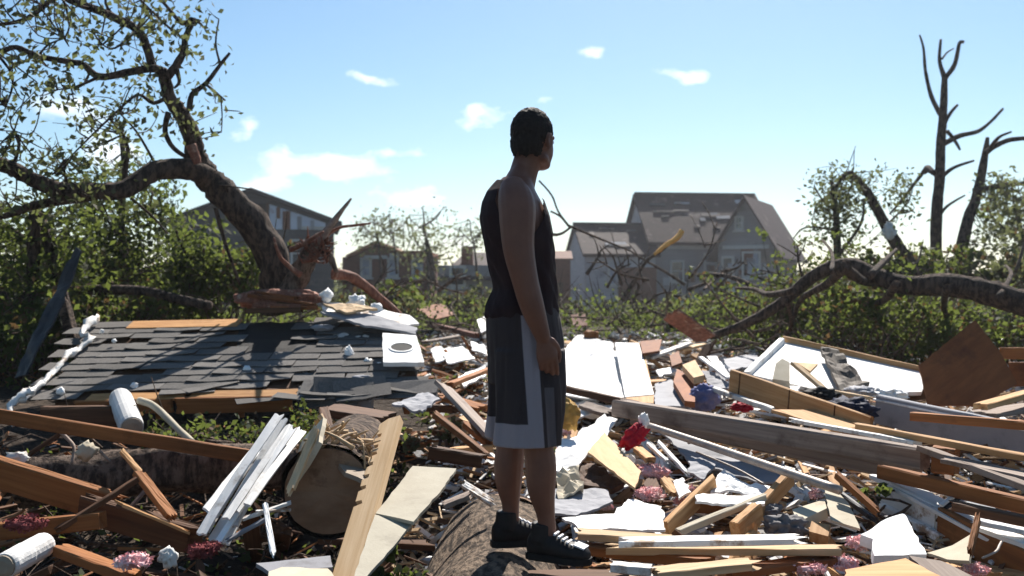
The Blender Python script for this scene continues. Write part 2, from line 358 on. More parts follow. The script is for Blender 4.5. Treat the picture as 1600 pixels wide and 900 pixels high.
# ------------------------------------------------------------------ far houses
def wall_mesh(V, Fc, L, Wd, eave, ridge, base=-.6):
    """gabled block: ridge along x, centred on the origin"""
    b = len(V); l, w = L/2, Wd/2
    for x in (-l, l):
        for (y, z) in ((-w, base), (w, base), (w, eave), (0, ridge), (-w, eave)): V.append(Vector((x, y, z)))
    Fc += [(b, b+1, b+2, b+3, b+4), (b+9, b+8, b+7, b+6, b+5), (b, b+4, b+9, b+5), (b+1, b+6, b+7, b+2)]
def roof_mesh(V, Fc, L, Wd, eave, ridge, over=.35, t=.18, lift=.03, sides=(-1,1)):
    l = L/2+over; w = Wd/2; sl_ = (ridge-eave)/w
    for s in sides:
        b = len(V); yo = s*(w+over); zo = eave-sl_*over
        for x in (-l, l):
            for (y, z) in ((0, ridge+lift), (yo, zo+lift), (yo, zo+lift+t), (0, ridge+lift+t)): V.append(Vector((x, y, z)))
        for q in ((0,1,2,3),(7,6,5,4),(0,4,5,1),(1,5,6,2),(2,6,7,3)): Fc.append(tuple(b+i for i in q))
def part(name, V, Fc, m, parent, rot=0, loc=(0,0,0), label=None):
    mm = Matrix.Translation(Vector(loc)) @ Matrix.Rotation(rot, 4, 'Z')
    o = link(name, mesh(name, [mm @ Vector(v) for v in V], Fc), m, parent)
    bm = bmesh.new(); bm.from_mesh(o.data); bmesh.ops.recalc_face_normals(bm, faces=bm.faces[:]); bm.to_mesh(o.data); bm.free()
    if label: o['label'] = label
    return o
def window(parent, wall_rot, loc, w, h, pane='glass', boards=False):
    """frame proud of the wall (its outward side is local -y), pane, sill and muntins as sub-parts"""
    V, Fc = [], []
    f = .11
    for c, s in (((-w/2+f/2,-.05,0),(f,.12,h)), ((w/2-f/2,-.05,0),(f,.12,h)), ((0,-.05,h/2-f/2),(w-2*f,.12,f)), ((0,-.05,-h/2+f/2),(w-2*f,.12,f)), ((0,-.04,0),(w-2*f,.08,.06))): bx(V, Fc, c, s)
    fr = part('window', V, Fc, 'trim', parent, wall_rot, loc)
    V, Fc = [], []; bx(V, Fc, (0,-.012,0), (w-2*f,.03,h-2*f)); part('pane', V, Fc, pane, fr, wall_rot, loc)
    V, Fc = [], []; bx(V, Fc, (0,-.09,-h/2-.05), (w+.16,.2,.09)); part('sill', V, Fc, 'trim', fr, wall_rot, loc)
    return fr
D1 = 60
def H(px, py, d=D1): return P(px, py, d)
hb = P(1060, 490, D1); hb.z = 0
house = tag(empty('damaged_house', hb), 'large two storey house with torn brown shingle roof and several gables right of the man', 'house')
def hl(px, py, d): return P(px, py, d)-hb
# main block
def block(px0, px1, dl, dr, Wd, eave_py, ridge_py, wm_, roofm, holes=0, over=.35):
    """gabled block whose front eave runs from px0 at depth dl to px1 at depth dr"""
    a = P(px0, 450, dl); b = P(px1, 450, dr); u = (b-a); u.z = 0; L = u.length; u.normalize(); back = Vector((-u.y, u.x, 0)); rot = math.atan2(u.y, u.x)
    c = (a+b)/2+back*Wd/2-hb; c.z = 0; d = (dl+dr)/2
    ez = CZ+(450-eave_py)/F*d; rz = CZ+(450-ridge_py)/F*(d+Wd/2)
    V, Fc = [], []; wall_mesh(V, Fc, L, Wd, ez, rz); part('wall', V, Fc, wm_, house, rot, c)
    V, Fc = [], []; roof_mesh(V, Fc, L, Wd, ez, rz, over); rf = part('roof', V, Fc, roofm, house, rot, c)
    # ridge cap and bare or lifted decking boards on the front slope, one sub-part each
    V, Fc = [], []; bx(V, Fc, (0,0,rz+.26), (L+.5,.3,.1)); part('ridge_cap', V, Fc, 'roof_dark', rf, rot, c)
    sl_ = math.atan2(rz-ez, Wd/2)
    for i in range(holes):
        x = random.uniform(-.42, .42)*L; s = random.uniform(.12, .85); y = -Wd/2*s; z = rz-(rz-ez)*s+.24
        V, Fc = [], []; bx(V, Fc, (x, y, z), (random.uniform(.25, 1.3), random.uniform(.12, .4), .05), Matrix.Rotation(sl_, 3, 'X') @ Matrix.Rotation(random.uniform(-.1,.1), 3, 'Z'))
        part('bare_decking', V, Fc, random.choice(['grey_wood', 'grey_wood', 'siding_light', 'grey_panel', 'roof_dark']), rf, rot, c)
    def at(fx, z): return c+u*((fx-.5)*L)-back*Wd/2+Vector((0,0,z))
    return rot, at, c, u, back, L, ez, rz
r1, at1, c1, u1, b1, L1, e1, z1 = block(1020, 1205, 58.3, 59.1, 7.0, 377, 309, 'siding', 'roof_old', 18)
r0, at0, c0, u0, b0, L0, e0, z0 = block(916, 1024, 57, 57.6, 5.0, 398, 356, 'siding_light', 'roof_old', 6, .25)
# left gable end walls, paler, turned to the left
def gable_end(c, u, back, L, Wd, ez, rz, m):
    V = [Vector((-L/2-.03, y, z)) for (y, z) in ((-Wd/2-.01,-.5),(Wd/2,-.5),(Wd/2,ez-.02),(0,rz-.02),(-Wd/2-.01,ez-.02))]; V += [v+Vector((-.05,0,0)) for v in V]
    part('gable_wall', V, [(0,1,2,3,4),(9,8,7,6,5)]+[(i,(i+1)%5,(i+1)%5+5,i+5) for i in range(5)], m, house, math.atan2(u.y, u.x), c)
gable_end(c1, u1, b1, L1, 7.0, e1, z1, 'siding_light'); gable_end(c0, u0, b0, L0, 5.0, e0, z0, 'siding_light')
# projecting grey gable between wing and main block
def gable_front(x0, x1, d0, d1, Wdepth, eave_py, peak_py, wm_, roofm, over=.3, peak=.5):
    a = P(x0, 450, d0); b = P(x1, 450, d1); u = (b-a); u.z = 0; Wd = u.length; u.normalize(); back = Vector((-u.y, u.x, 0)); rot = math.atan2(u.y, u.x)+math.pi/2
    c = (a+b)/2+back*Wdepth/2-hb; c.z = 0; d = (d0+d1)/2; ez = CZ+(450-eave_py)/F*d; rz = CZ+(450-peak_py)/F*d
    V, Fc = [], []; wall_mesh(V, Fc, Wdepth, Wd, ez, rz); part('wall', V, Fc, wm_, house, rot, c)
    V, Fc = [], []; roof_mesh(V, Fc, Wdepth, Wd, ez, rz, over, .16); rf = part('roof', V, Fc, roofm, house, rot, c)
    def at(f, z): return c-back*Wdepth/2+u*((f-.5)*Wd)+Vector((0,0,z))
    return math.atan2(u.y, u.x), at, Wd, ez, rz
g2, ag2, w2, ge2, gz2 = gable_front(1122, 1210, 56.6, 55.2, 6.6, 384, 311, 'siding', 'roof_old', .55)
for at_, rt, f, z, w, h, p_ in ((at1,r1,.2,2.55,.85,1.25,'glass'),(at1,r1,.48,3.0,.8,1.2,'curtain_pane'),(at1,r1,.3,.4,1.0,1.3,'curtain_pane'),(at1,r1,.62,.4,.9,1.3,'glass'),
        (ag2,g2,.6,2.85,1.05,1.5,'curtain_pane'),(ag2,g2,.38,5.2,.5,.8,'glass'),(ag2,g2,.2,.55,.9,1.4,'curtain_pane'),(ag2,g2,.66,.35,1.1,1.4,'glass'),(ag2,g2,.18,2.7,.7,1.3,'glass'),
        (at0,r0,.38,2.2,.6,1.0,'curtain_pane'),(at0,r0,.28,.25,.8,1.5,'glass')):
    window(house, rt, at_(f, z), w, h, p_)
for c_, u_, b_, L_, f, z, w, h in ((c1,u1,b1,L1,-1.6,2.7,1.1,1.3),(c1,u1,b1,L1,-1.4,.5,1.0,1.3),(c0,u0,b0,L0,.2,1.2,1.3,.9)):
    window(house, math.atan2(u_.y, u_.x)-math.pi/2, c_-u_*(L_/2+.085)+b_*f+Vector((0,0,z)), w, h, 'curtain_pane')
V, Fc = [], []; bx(V, Fc, (0,-.06,0), (1.3,.1,2.3)); part('torn_wall_patch', V, Fc, 'brick', house, r0, at0(.62, 1.6))
V, Fc = [], []; bx(V, Fc, (0,-.06,0), (.9,.1,2.9)); part('torn_wall_patch', V, Fc, 'brick', house, r0, at0(.9, 1.3))
for i in range(14):
    V, Fc = [], []; bx(V, Fc, (0,-.04,0), (random.uniform(.2,.9), .05, random.uniform(.3,1.1))); part('loose_siding', V, Fc, random.choice(['brick','grey_panel','siding_light','dark_siding']), house, r1, at1(random.uniform(.05,.55), random.uniform(.2, 3.4)))
V, Fc = [], []; bx(V, Fc, (0,-.07,0), (2.9,.12,.22)); part('fascia', V, Fc, 'trim', house, r1, at1(.28, e1-.35))
V, Fc = [], []; bx(V, Fc, (0,-.07,0), (2.6,.12,.2)); part('band_board', V, Fc, 'trim', house, g2, ag2(.5, 3.85))
for i in range(16):
    V, Fc = [], []; bx(V, Fc, (0,-.05,0), (random.uniform(.2,.8), .06, random.uniform(.2,.9))); part('loose_siding', V, Fc, random.choice(['brick','grey_panel','trim','dark_siding','grey_wood']), house, g2, ag2(random.uniform(.05,.95), random.uniform(.2, 3.6)))

# dark grey house at left with its gable torn open to blue white wrap
D2 = 45; hb = P(395, 490, D2); hb.z = 0
house = tag(empty('gabled_house', hb), 'dark grey house behind the leaning tree with pale blue wrap showing in its torn gable', 'house')
a = P(268, 450, 44.3); b = P(522, 450, 45.7); u = b-a; u.z = 0; Wd = u.length; u.normalize(); rt = math.atan2(u.y, u.x); back = Vector((-u.y, u.x, 0)); c = (a+b)/2-hb; c.z = 0
pk = (391-268)/254-.5; px_ = pk*Wd; ez = CZ+(450-347)/F*45; rz = CZ+(450-301)/F*45
V = [Vector(v) for v in ((-Wd/2,0,-.5),(Wd/2,0,-.5),(Wd/2,0,ez),(px_,0,rz),(-Wd/2,0,ez))]; V += [v+Vector((0,8,0)) for v in V]
part('wall', V, [(0,1,2,3,4),(9,8,7,6,5)]+[(i,(i+1)%5,(i+1)%5+5,i+5) for i in range(5)], 'dark_siding', house, rt, c)
for nm, (xa, za), (xb, zb) in (('roof', (px_, rz), (-Wd/2-.4, ez-.18)), ('roof', (px_, rz), (Wd/2+.35, ez-.15))):
    V = []
    for y in (-.4, 8.3):
        for (x, z) in ((xa, za+.03), (xb, zb+.03), (xb, zb+.2), (xa, za+.2)): V.append(Vector((x, y, z)))
    rf = part(nm, V, [(0,1,2,3),(7,6,5,4),(0,4,5,1),(1,5,6,2),(2,6,7,3),(3,7,4,0)], 'roof_dark', house, rt, c)
def gx_(px): return ((px-268)/254-.5)*Wd
def gz_(py): return CZ+(450-py)/F*44.5
V = [Vector((gx_(x), -.06, gz_(y))) for x, y in ((418,357),(508,357),(508,346),(418,317))]; V += [v+Vector((0,.05,0)) for v in V]
part('house_wrap', V, [(0,1,2,3),(7,6,5,4),(0,4,5,1),(1,5,6,2),(2,6,7,3),(3,7,4,0)], 'house_wrap', house, rt, c)
for (xa, ya, xb, yb, m) in ((440,328,452,357,'brick'),(463,336,470,357,'grey_panel'),(430,322,436,340,'brick'),(470,356,508,352,'trim'),(414,316,419,358,'dark_wood'),(484,342,490,357,'grey_panel')):
    p = Vector((gx_((xa+xb)/2), -.1, gz_((ya+yb)/2))); V, Fc = [], []; bx(V, Fc, p, (abs(gx_(xb)-gx_(xa)), .06, abs(gz_(yb)-gz_(ya)))); part('torn_strip', V, Fc, m, house, rt, c)
V, Fc = [], []; bx(V, Fc, (gx_(406), -.08, gz_(334)), (.62,.1,1.0)); part('vent_opening', V, Fc, 'black_stuff', house, rt, c)
for x in (300, 470): window(house, rt, c+u*gx_(x)+Vector((0,0,gz_(395))), 1.0, 1.3, 'glass')
for i in range(9):
    V, Fc = [], []; bx(V, Fc, (0,-.05,gz_(362)-i*.32), (Wd-.05,.05,.29)); part('siding_board', V, Fc, 'dark_siding', house, rt, c)

# brown house, low, middle distance
D3 = 48; hb = P(596, 480, D3); hb.z = 0
house = tag(empty('brown_house', hb), 'low rust brown house with shallow gable and pale fascia behind the splintered limb', 'house')
def wx(px): return (px-596)/F*D3
def wz(py): return CZ+(450-py)/F*D3
V = [Vector(v) for v in ((wx(535),0,-.5),(wx(668),0,-.5),(wx(668),0,wz(398)),(wx(628),0,wz(399)),(wx(590),0,wz(384)),(wx(550),0,wz(400)),(wx(535),0,wz(402)))]
n = len(V); V += [v+Vector((0,7,0)) for v in V]
part('wall', V, [tuple(range(n)), tuple(reversed(range(n, 2*n)))]+[(i,(i+1)%n,(i+1)%n+n,i+n) for i in range(n)], 'brick', house)
for pts in ((590,380,543,403),(590,380,632,398),(630,396,672,396)):
    x0,y0,x1,y1 = pts; V = []
    for y in (-.5, 7.3):
        for (x, z) in ((wx(x0), wz(y0)-.06), (wx(x1), wz(y1)-.06), (wx(x1), wz(y1)+.12), (wx(x0), wz(y0)+.12)): V.append(Vector((x, y, z)))
    part('roof', V, [(0,1,2,3),(7,6,5,4),(0,4,5,1),(1,5,6,2),(2,6,7,3),(3,7,4,0)], 'red_ply', house)
V, Fc = [], []; bx(V, Fc, (wx(588),-.2,wz(402)), (wx(606)-wx(570),.12,.16)); part('fascia', V, Fc, 'trim', house)
V, Fc = [], []; bx(V, Fc, (wx(617),-.2,wz(401)), (.45,.12,.34)); part('fascia', V, Fc, 'trim', house)
for x in (572, 614, 652): window(house, 0, Vector((wx(x), 0, wz(418))), .55, .95, 'curtain_pane')

# grey hip roofed house partly behind the man
D4 = 42; hb = P(735, 480, D4); hb.z = 0
house = tag(empty('hip_roofed_house', hb), 'grey hip roofed house just left of the standing man', 'house')
wx = lambda px: (px-735)/F*D4; wz = lambda py: CZ+(450-py)/F*D4
V, Fc = [], []; bx(V, Fc, (wx(738), 3, wz(470)), (wx(798)-wx(690), 6, 3.0)); part('wall', V, Fc, 'siding', house)
l, r_, e, t_ = wx(682), wx(806), wz(438), wz(391)
V = [Vector(v) for v in ((l,-.4,e),(r_,-.4,e),(r_,6.4,e),(l,6.4,e),(wx(722),2.6,t_),(wx(768),2.6,t_),(wx(768),3.4,t_),(wx(722),3.4,t_))]
rf = part('roof', V, [(0,1,5,4),(1,2,6,5),(2,3,7,6),(3,0,4,7),(4,5,6,7),(3,2,1,0)], 'roof_old', house)
V, Fc = [], []; bx(V, Fc, (wx(728), 1.3, wz(398)), (.5,.5,.8)); part('chimney', V, Fc, 'brick', rf)
window(house, 0, Vector((wx(715), 0, wz(432))), .7, .9, 'glass')
# rusty sliver of a far shed right of the man's back
D5 = 52; hb = P(872, 480, D5); hb.z = 0
house = tag(empty('rusty_shed', hb), 'narrow rust brown shed at the left end of the two storey house', 'shed')
V, Fc = [], []; bx(V, Fc, (0, 1.2, wz(440)*0+1.3), (1.3, 2.4, 3.4)); part('wall', V, Fc, 'brick', house)
V, Fc = [], []; roof_mesh(V, Fc, 1.3, 2.4, 3.0, 3.4, .12, .1); part('roof', V, Fc, 'brick', house, 0, (0,1.2,0))
V, Fc = [], []; bx(V, Fc, (-.1, -.03, .9), (.7, .08, 1.9)); part('door', V, Fc, 'dark_wood', house)

# ------------------------------------------------------------------ trees
def px_line(pts, d0, d1):
    n = len(pts); return [P(p[0], p[1], d0+(d1-d0)*i/(n-1)) for i, p in enumerate(pts)]
def grow(tb, base, targets, leaves_per, twig_r=.006, sag=.08, spread=.09, start=.35):
    """thin twigs from the nearest bough to each target; returns leaf centres strung along them"""
    bp = np.array([[c.x, c.y, c.z] for c, r in base]); out = []
    for t in targets:
        d = ((bp-np.array(t))**2).sum(1); i = int(d.argmin()); a = base[i][0]; b = Vector(t)
        L = (b-a).length
        if L < .05: continue
        mid = (a+b)/2+Vector((random.gauss(0,.12), random.gauss(0,.12), random.gauss(0,.12)-sag))*L
        q = tb.add([a, mid, b], twig_r*(1+.6*L), twig_r*.4, 4, keep=False, sub=4, cap=False)
        k = max(1, int(leaves_per*random.uniform(.5, 1.4)))
        for _ in range(k):
            s = random.uniform(start, 1.05); p = q[min(len(q)-1, int(s*(len(q)-1)))]
            out.append((p.x+random.gauss(0, spread), p.y+random.gauss(0, spread), p.z+random.gauss(0, spread)-.02))
    return out
# --- the big leaning tree
base = P(435, 468, 9.4)
tree = tag(empty('leaning_tree', base), 'big broken tree leaning left over the shingled roof with sparse leaves', 'tree')
tb = Tubes(); s9 = 9.2/F
tb.add(px_line([(440,482),(434,450),(428,415),(412,375),(380,332),(345,300),(322,275),(308,248),(300,215),(285,180),(266,155),(259,128),(252,108)], 9.45, 8.7), [36*s9,29*s9,26*s9,25*s9,24*s9,23*s9,20*s9,17*s9,13*s9,13*s9,10*s9,9*s9,8*s9], 0, 16, wob=.24, sub=7)
for pts, d0, d1, r0, r1 in (
    ([(328,278),(300,266),(270,264),(240,268),(215,284),(190,297),(150,299),(95,297),(50,280),(15,262),(-60,238)], 9.0, 8.0, 17, 9),
    ([(165,299),(130,308),(90,314),(50,322),(30,330),(5,338),(-40,345)], 8.6, 8.2, 9, 3),
    ([(252,110),(235,107),(195,114),(155,120),(130,101),(110,97),(60,88),(25,74),(-5,80),(-70,70)], 8.7, 8.2, 6.5, 3),
    ([(155,120),(120,135),(90,140)], 8.4, 8.3, 2.5, 1),
    ([(238,106),(230,75),(215,47),(180,28),(150,15),(110,0),(60,-30)], 8.7, 8.4, 7, 5),
    ([(262,120),(278,98),(287,80),(290,58),(302,30),(285,37),(265,15),(245,-8)], 8.7, 8.9, 6.5, 2),
    ([(302,31),(312,36),(321,46)], 8.85, 8.85, 3, 1), ([(285,60),(255,35),(220,0)], 8.8, 8.9, 2.2, 1.4),
    ([(276,108),(280,128),(272,138)], 8.7, 8.7, 4, 1.5),
    ([(296,172),(300,148),(322,130),(345,100),(359,83)], 8.8, 8.9, 5, 2.2), ([(344,100),(337,68),(342,30)], 8.9, 8.9, 2, 1),
    ([(322,132),(338,145),(352,157)], 8.85, 8.8, 2.4, 1.2), ([(345,152),(347,180),(346,206)], 8.8, 8.8, 1.2, .8), ([(350,172),(375,174)], 8.8, 8.8, 1, .6),
    ([(264,150),(240,161),(215,148),(185,172)], 8.8, 8.5, 3.6, 1.6), ([(185,172),(150,205),(105,250)], 8.5, 8.3, 1.8, 1),
    ([(263,176),(258,205),(272,232),(302,252)], 8.8, 9.0, 4.5, 3.2), ([(243,257),(215,208),(188,178)], 9.0, 8.8, 2.4, 1.2),
    ([(322,262),(334,267),(339,265)], 9, 9, 3, 1.5), ([(340,290),(365,292),(395,296)], 9.0, 8.9, 1.8, .8), ([(352,292),(358,300)], 9, 9, 5, 2),
    ([(238,300),(236,315),(228,325)], 8.9, 8.8, 1.5, .8), ([(337,325),(352,380),(375,445)], 9.1, 9.2, 3.5, 2.2), ([(205,310),(235,335),(262,365)], 8.9, 8.9, 2.2, 1.4),
    ([(90,-10),(40,30),(-20,40)], 8.4, 8.2, 4, 2), ([(180,28),(165,5),(170,-20)], 8.6, 8.6, 2.5, 1.5), ([(215,47),(180,75),(160,70)], 8.6, 8.4, 2, 1),
    ([(60,88),(75,70),(100,60)], 8.3, 8.2, 1.8, 1), ([(-10,78),(20,120),(10,165)], 8.3, 8.1, 2.5, 1), ([(20,262),(30,225),(22,205)], 8.2, 8, 3, 1.2), ([(110,297),(100,265),(115,245)], 8.6, 8.4, 3, 1.2),
    ([(195,297),(196,262),(200,235),(192,210)], 8.9, 8.9, 5.5, 2)):
    tb.add(px_line(pts, d0, d1), r0*s9, r1*s9, 8, wob=.15)
big = list(tb.pts)
tg = []
def rect(n, x0, x1, y0, y1, d0, d1):
    for _ in range(n): tg.append(tuple(P(random.uniform(x0, x1), random.uniform(y0, y1), random.uniform(d0, d1))))
rect(95, -140, 110, -90, 120, 7.7, 9.2); rect(50, 60, 235, -60, 130, 7.9, 9.2); rect(62, -120, 130, 110, 235, 7.6, 9.2); rect(26, 120, 250, 120, 240, 8.2, 9.3); rect(22, 250, 345, 60, 230, 8.5, 9.2)
rect(90, -130, 160, 225, 330, 7.6, 9.0); rect(28, 200, 330, 0, 60, 8.5, 9.2); rect(20, 150, 240, 240, 320, 8.6, 9.2)
lc = grow(tb, big, tg, 10, .0062)
tb.build('trunk', 'bark_dark', tree, base); 
lm = leaf_mesh('crown', np.array(lc)-np.array(base), .07, .55, .3); link('crown', lm, 'leaf_olive', tree)
V = Tubes(); V.add(px_line([(298,226),(303,240),(309,256)], 8.68, 8.72), 9*s9, 6*s9, 8, wob=.3); V.build('bark_wound', 'torn_wood', tree, base)['label'] = 'raw reddish scar where a bough tore off'
# --- its shattered butt with red splinters
sb = P(455, 470, 9.2)
stump = tag(empty('shattered_stump', sb), 'shattered tree butt with red torn splinters at the foot of the leaning tree', 'tree stump')
tb = Tubes(); s = 9.2/F
tb.add(px_line([(440,476),(462,440),(480,405),(496,378),(510,366)], 9.2, 9.0), [18*s,17*s,15*s,13*s,7*s], 0, 10, wob=.3)
tb.add(px_line([(500,385),(515,400),(526,425)], 9.0, 8.95), 9*s, 3*s, 7, wob=.3)
tb.build('trunk', 'bark', stump, sb)
tb = Tubes()
for i in range(64):
    x, y = random.uniform(470, 512), random.uniform(374, 412); l = random.uniform(6, 22); a = random.uniform(-2.9, .4)
    tb.add(px_line([(x, y), (x+l*.5*math.cos(a), y+l*.5*math.sin(a)+2), (x+l*math.cos(a), y+l*math.sin(a))], 8.98, 8.86), random.uniform(1.2,2.6)*s, .5*s, 5, wob=.3, sub=2)
tb.build('splinter_spray', 'torn_wood', stump, sb)
for pts, r0, r1, m in (([(488,392),(515,355),(532,332),(549,310)], 8, 1.5, 'grey_wood'), ([(505,372),(530,356),(556,352),(579,349)], 3, 1.6, 'torn_wood'), ([(455,390),(480,378),(505,362)], 5, 2, 'torn_wood'), ([(470,430),(440,405),(428,372)], 5, 1.5, 'torn_wood')):
    tb = Tubes(); tb.add(px_line(pts, 9.0, 8.8), r0*s, r1*s, 7, wob=.25); tb.build('splinter', m, stump, sb)
o = blob('rotten_beam', 'crumbling reddish brown timber block under the leaning trunk on the roof ridge', 'timber', (440,468,9.0), (.38,.13,.1), 'torn_wood', .35, freq=1.6)
for i in range(9):
    q = board('torn_plank', None, None, (384+random.uniform(-8,60),455+i*3.2,8.92-.01*i), (470+random.uniform(-10,34),462+i*3+random.uniform(-6,6),8.85), random.uniform(.03,.09), random.uniform(.02,.04), random.choice(['torn_wood','dark_wood','red_ply']), jag=(.06,.12)); mw = q.matrix_world.copy(); q.parent = o; q.matrix_world = mw
board('timber_offcut', 'splintered dark timber slab hanging over the roof ridge beside the stump', 'timber', (385,486,8.85), (486,484,8.8), .1, .045, 'dark_wood', jag=(.08,.15))
# --- broken limb sloping right of the stump
def limb(name, label, pts, d0, d1, r0, r1, m='bark', cat='branch', twigs=(), leaves=None):
    a = px_line(pts, d0, d1); o = empty(name, a[0]); tag(o, label, cat); tb = Tubes(); s = (d0+d1)/2/F
    tb.add(a, r0*s, r1*s, 9, wob=.2)
    for q, q0, q1 in twigs: tb.add(px_line(q, d0, d1), q0*s, q1*s, 6, wob=.2)
    tb.build('limb', m, o, a[0]); return o, tb
limb('broken_limb', 'reddish broken limb sloping down to the right from the shattered stump', [(520,428),(548,432),(572,448),(598,470),(624,492)], 9.2, 9.6, 9, 6, 'torn_wood')
limb('broken_limb', 'thin curved branch arching out beside the arm of the man', [(842,282),(862,305),(872,330),(888,352)], 14, 14, 1.4, 1.6, twigs=(([(860,330),(875,338),(890,356)], 1.6, 1.4), ([(855,366),(875,366),(892,355)], 3, 1.6), ([(888,352),(930,370),(985,392)], 2, 1.4)))
o, _ = limb('broken_limb', 'bare branch with an orange fresh break in front of the two storey house', [(1062,366),(1035,390),(1010,408),(990,440),(972,470)], 15, 15, 2.6, 3.4, twigs=(([(985,392),(1005,405),(1040,425),(1070,445)], 1.6, 2.6),))
tb = Tubes(); s = 15/F; tb.add(px_line([(1066,360),(1058,372),(1042,382),(1022,398)], 14.98, 14.98), [4.5*s,4.6*s,3.6*s,2.4*s], 0, 8, wob=.3); tb.build('fresh_break', 'fresh_break', o, P(1062,366,15))
limb('broken_limb', 'brown broken branch lying slantwise in the brush below the two storey house', [(1090,430),(1128,430),(1160,440),(1205,458),(1250,452)], 15, 14, 3, 5, 'bark', twigs=(([(1128,428),(1108,445),(1100,452)], 3, 2),))
# --- trees standing left in the brush
def tree_thing(name, label, boughs, d, bark, leafm, targets, per, lsize, cat='tree', group=None, spread=.1, tw=.006):
    b0 = P(boughs[0][0][0][0], boughs[0][0][0][1], d); o = tag(empty(name, b0), label, cat, group); tb = Tubes(); s = d/F
    for pts, r0, r1 in boughs: tb.add(px_line(pts, d, d+random.uniform(-.4,.4)*d/12), [v*s for v in r0] if isinstance(r0, (list, tuple)) else r0*s, r1*s, 8, wob=.18)
    bs = list(tb.pts); T = []
    for (n, x0, x1, y0, y1) in targets:
        for _ in range(n): T.append(tuple(P(random.uniform(x0,x1), random.uniform(y0,y1), d+random.uniform(-.6,.6)*d/12)))
    lc = grow(tb, bs, T, per, tw, spread=spread) if T else []
    tb.build('trunk', bark, o, b0)
    if lc: link('crown', leaf_mesh('crown', np.array(lc)-np.array(b0), lsize, .55, .2), leafm, o)
    return o
tree_thing('dark_tree', 'dark upright trunk with leafy shoots at the far left beside the grey sheet', [([(58,640),(56,560),(54,470),(52,400),(55,330)], 13, 9), ([(60,335),(78,385),(95,440),(108,505)], 9, 12), ([(54,400),(35,370),(10,350)], 4, 2)], 10.3, 'bark_dark', 'leaf_green', [(110,-80,170,320,480)], 22, .085)
tree_thing('slender_tree', 'slender dark trunk rising through leaves between the leaning tree limb and the brush', [([(196,470),(193,410),(190,340),(194,270),(190,215)], 8, 4), ([(193,380),(165,340),(150,320)], 3, 1.5), ([(192,350),(230,330),(255,345)], 3, 1.5)], 12, 'bark_dark', 'leaf_green', [(120,110,290,300,470),(40,100,290,240,310)], 20, .085)
tree_thing('leafy_sapling', 'leafy sapling in front of the dark grey house wall left of the trunk', [([(300,480),(298,440),(290,400),(275,360)], 4, 2), ([(298,440),(330,410),(345,385)], 3, 1.5)], 11, 'bark_dark', 'leaf_green', [(70,240,370,400,490),(22,240,330,350,410)], 20, .085)
limb('fallen_log', 'dark fallen trunk lying level in the brush behind the left end of the roof', [(-60,462),(40,462),(120,454),(220,454),(270,466),(330,478)], 10.2, 10.0, 9, 7, 'bark_dark', 'tree trunk')
# --- right: bare snapped trees
tree_thing('bare_tree', 'tallest bare broken tree with stubby snapped boughs standing at right', [
    ([(1462,420),(1463,345),(1468,280),(1470,225),(1474,170),(1476,120)], [9,9,8,7.5,6,4.5], 4),
    ([(1476,122),(1468,95),(1470,62)], 4, 2), ([(1477,122),(1492,100),(1499,68),(1506,66)], 4, 2.5), ([(1472,92),(1480,82),(1490,76)], 1.8, 1),
    ([(1470,180),(1455,150),(1446,110),(1443,75),(1437,55)], 4, 1.4), ([(1472,200),(1484,178),(1496,164)], 3.6, 2), ([(1474,225),(1500,212),(1528,205),(1548,190),(1567,170)], 4.5, 2), ([(1480,205),(1492,220),(1500,234)], 3.5, 1.8),
    ([(1468,280),(1490,262),(1522,251)], 4, 1.6), ([(1466,275),(1448,265),(1438,275),(1415,305),(1390,335)], 4.5, 1.6), ([(1462,345),(1480,322),(1508,305)], 3.4, 1.2), ([(1445,268),(1450,262),(1458,270)], 5, 4)], 18, 'bark_dark', 'leaf_pale', [], 0, .1)
tree_thing('snapped_tree', 'forked snapped tree leaning right beside the tallest bare tree', [([(1500,400),(1512,345),(1525,310),(1535,265),(1543,215)], [10,9,8,7,3], 3), ([(1538,240),(1555,228),(1580,218),(1625,215)], 5, 3), ([(1548,230),(1560,215),(1580,206)], 3.4, 1.5), ([(1528,300),(1550,292),(1580,288),(1620,287)], 4.5, 2.4)], 17, 'bark_dark', 'leaf_pale', [(40,1545,1650,275,400)], 20, .1)
tree_thing('snapped_tree', 'snapped dark trunk bent over with hanging leaves left of the tallest bare tree', [([(1440,450),(1412,400),(1385,355),(1355,300),(1328,270)], [13,11,9,7,5], 4), ([(1330,270),(1318,275),(1300,300),(1275,320)], 4, 1.5), ([(1385,352),(1402,335),(1420,315)], 2, 1)], 15, 'bark_dark', 'leaf_olive', [(30,1268,1345,262,350),(26,1345,1415,255,320),(10,1280,1420,320,400)], 16, .085)
o = blob('plastic_scrap', 'pale plastic scrap wrapped round the bent snapped trunk at right', 'plastic scrap', (1390,361,14.8), (.09,.07,.12), 'white_paint', .4)
tree_thing('hanging_bush', 'shredded leafy tree hung with dead twigs at the right end of the two storey house', [([(1308,440),(1308,380),(1306,330),(1300,285)], [7,6,5,3], 2), ([(1306,330),(1285,312),(1272,290)], 2.5, 1), ([(1308,360),(1260,355),(1240,372)], 2, 1), ([(1308,340),(1330,290),(1335,235)], 1.4, .5), ([(1308,310),(1325,262),(1337,228)], 1, .5), ([(1309,400),(1345,350),(1350,310)], 3, 1.5)], 14.5, 'bark_dark', 'leaf_olive', [(34,1272,1335,268,345),(40,1270,1350,340,440)], 11, .075, tw=.005)
tree_thing('leafy_tree', 'leafy crown reaching in from the right edge of the photo behind the snapped trees', [([(1620,460),(1600,380),(1585,320)], 6, 3), ([(1600,380),(1560,350),(1545,330)], 3, 1.5)], 20, 'bark_dark', 'leaf_olive', [(80,1535,1680,265,410)], 24, .12)
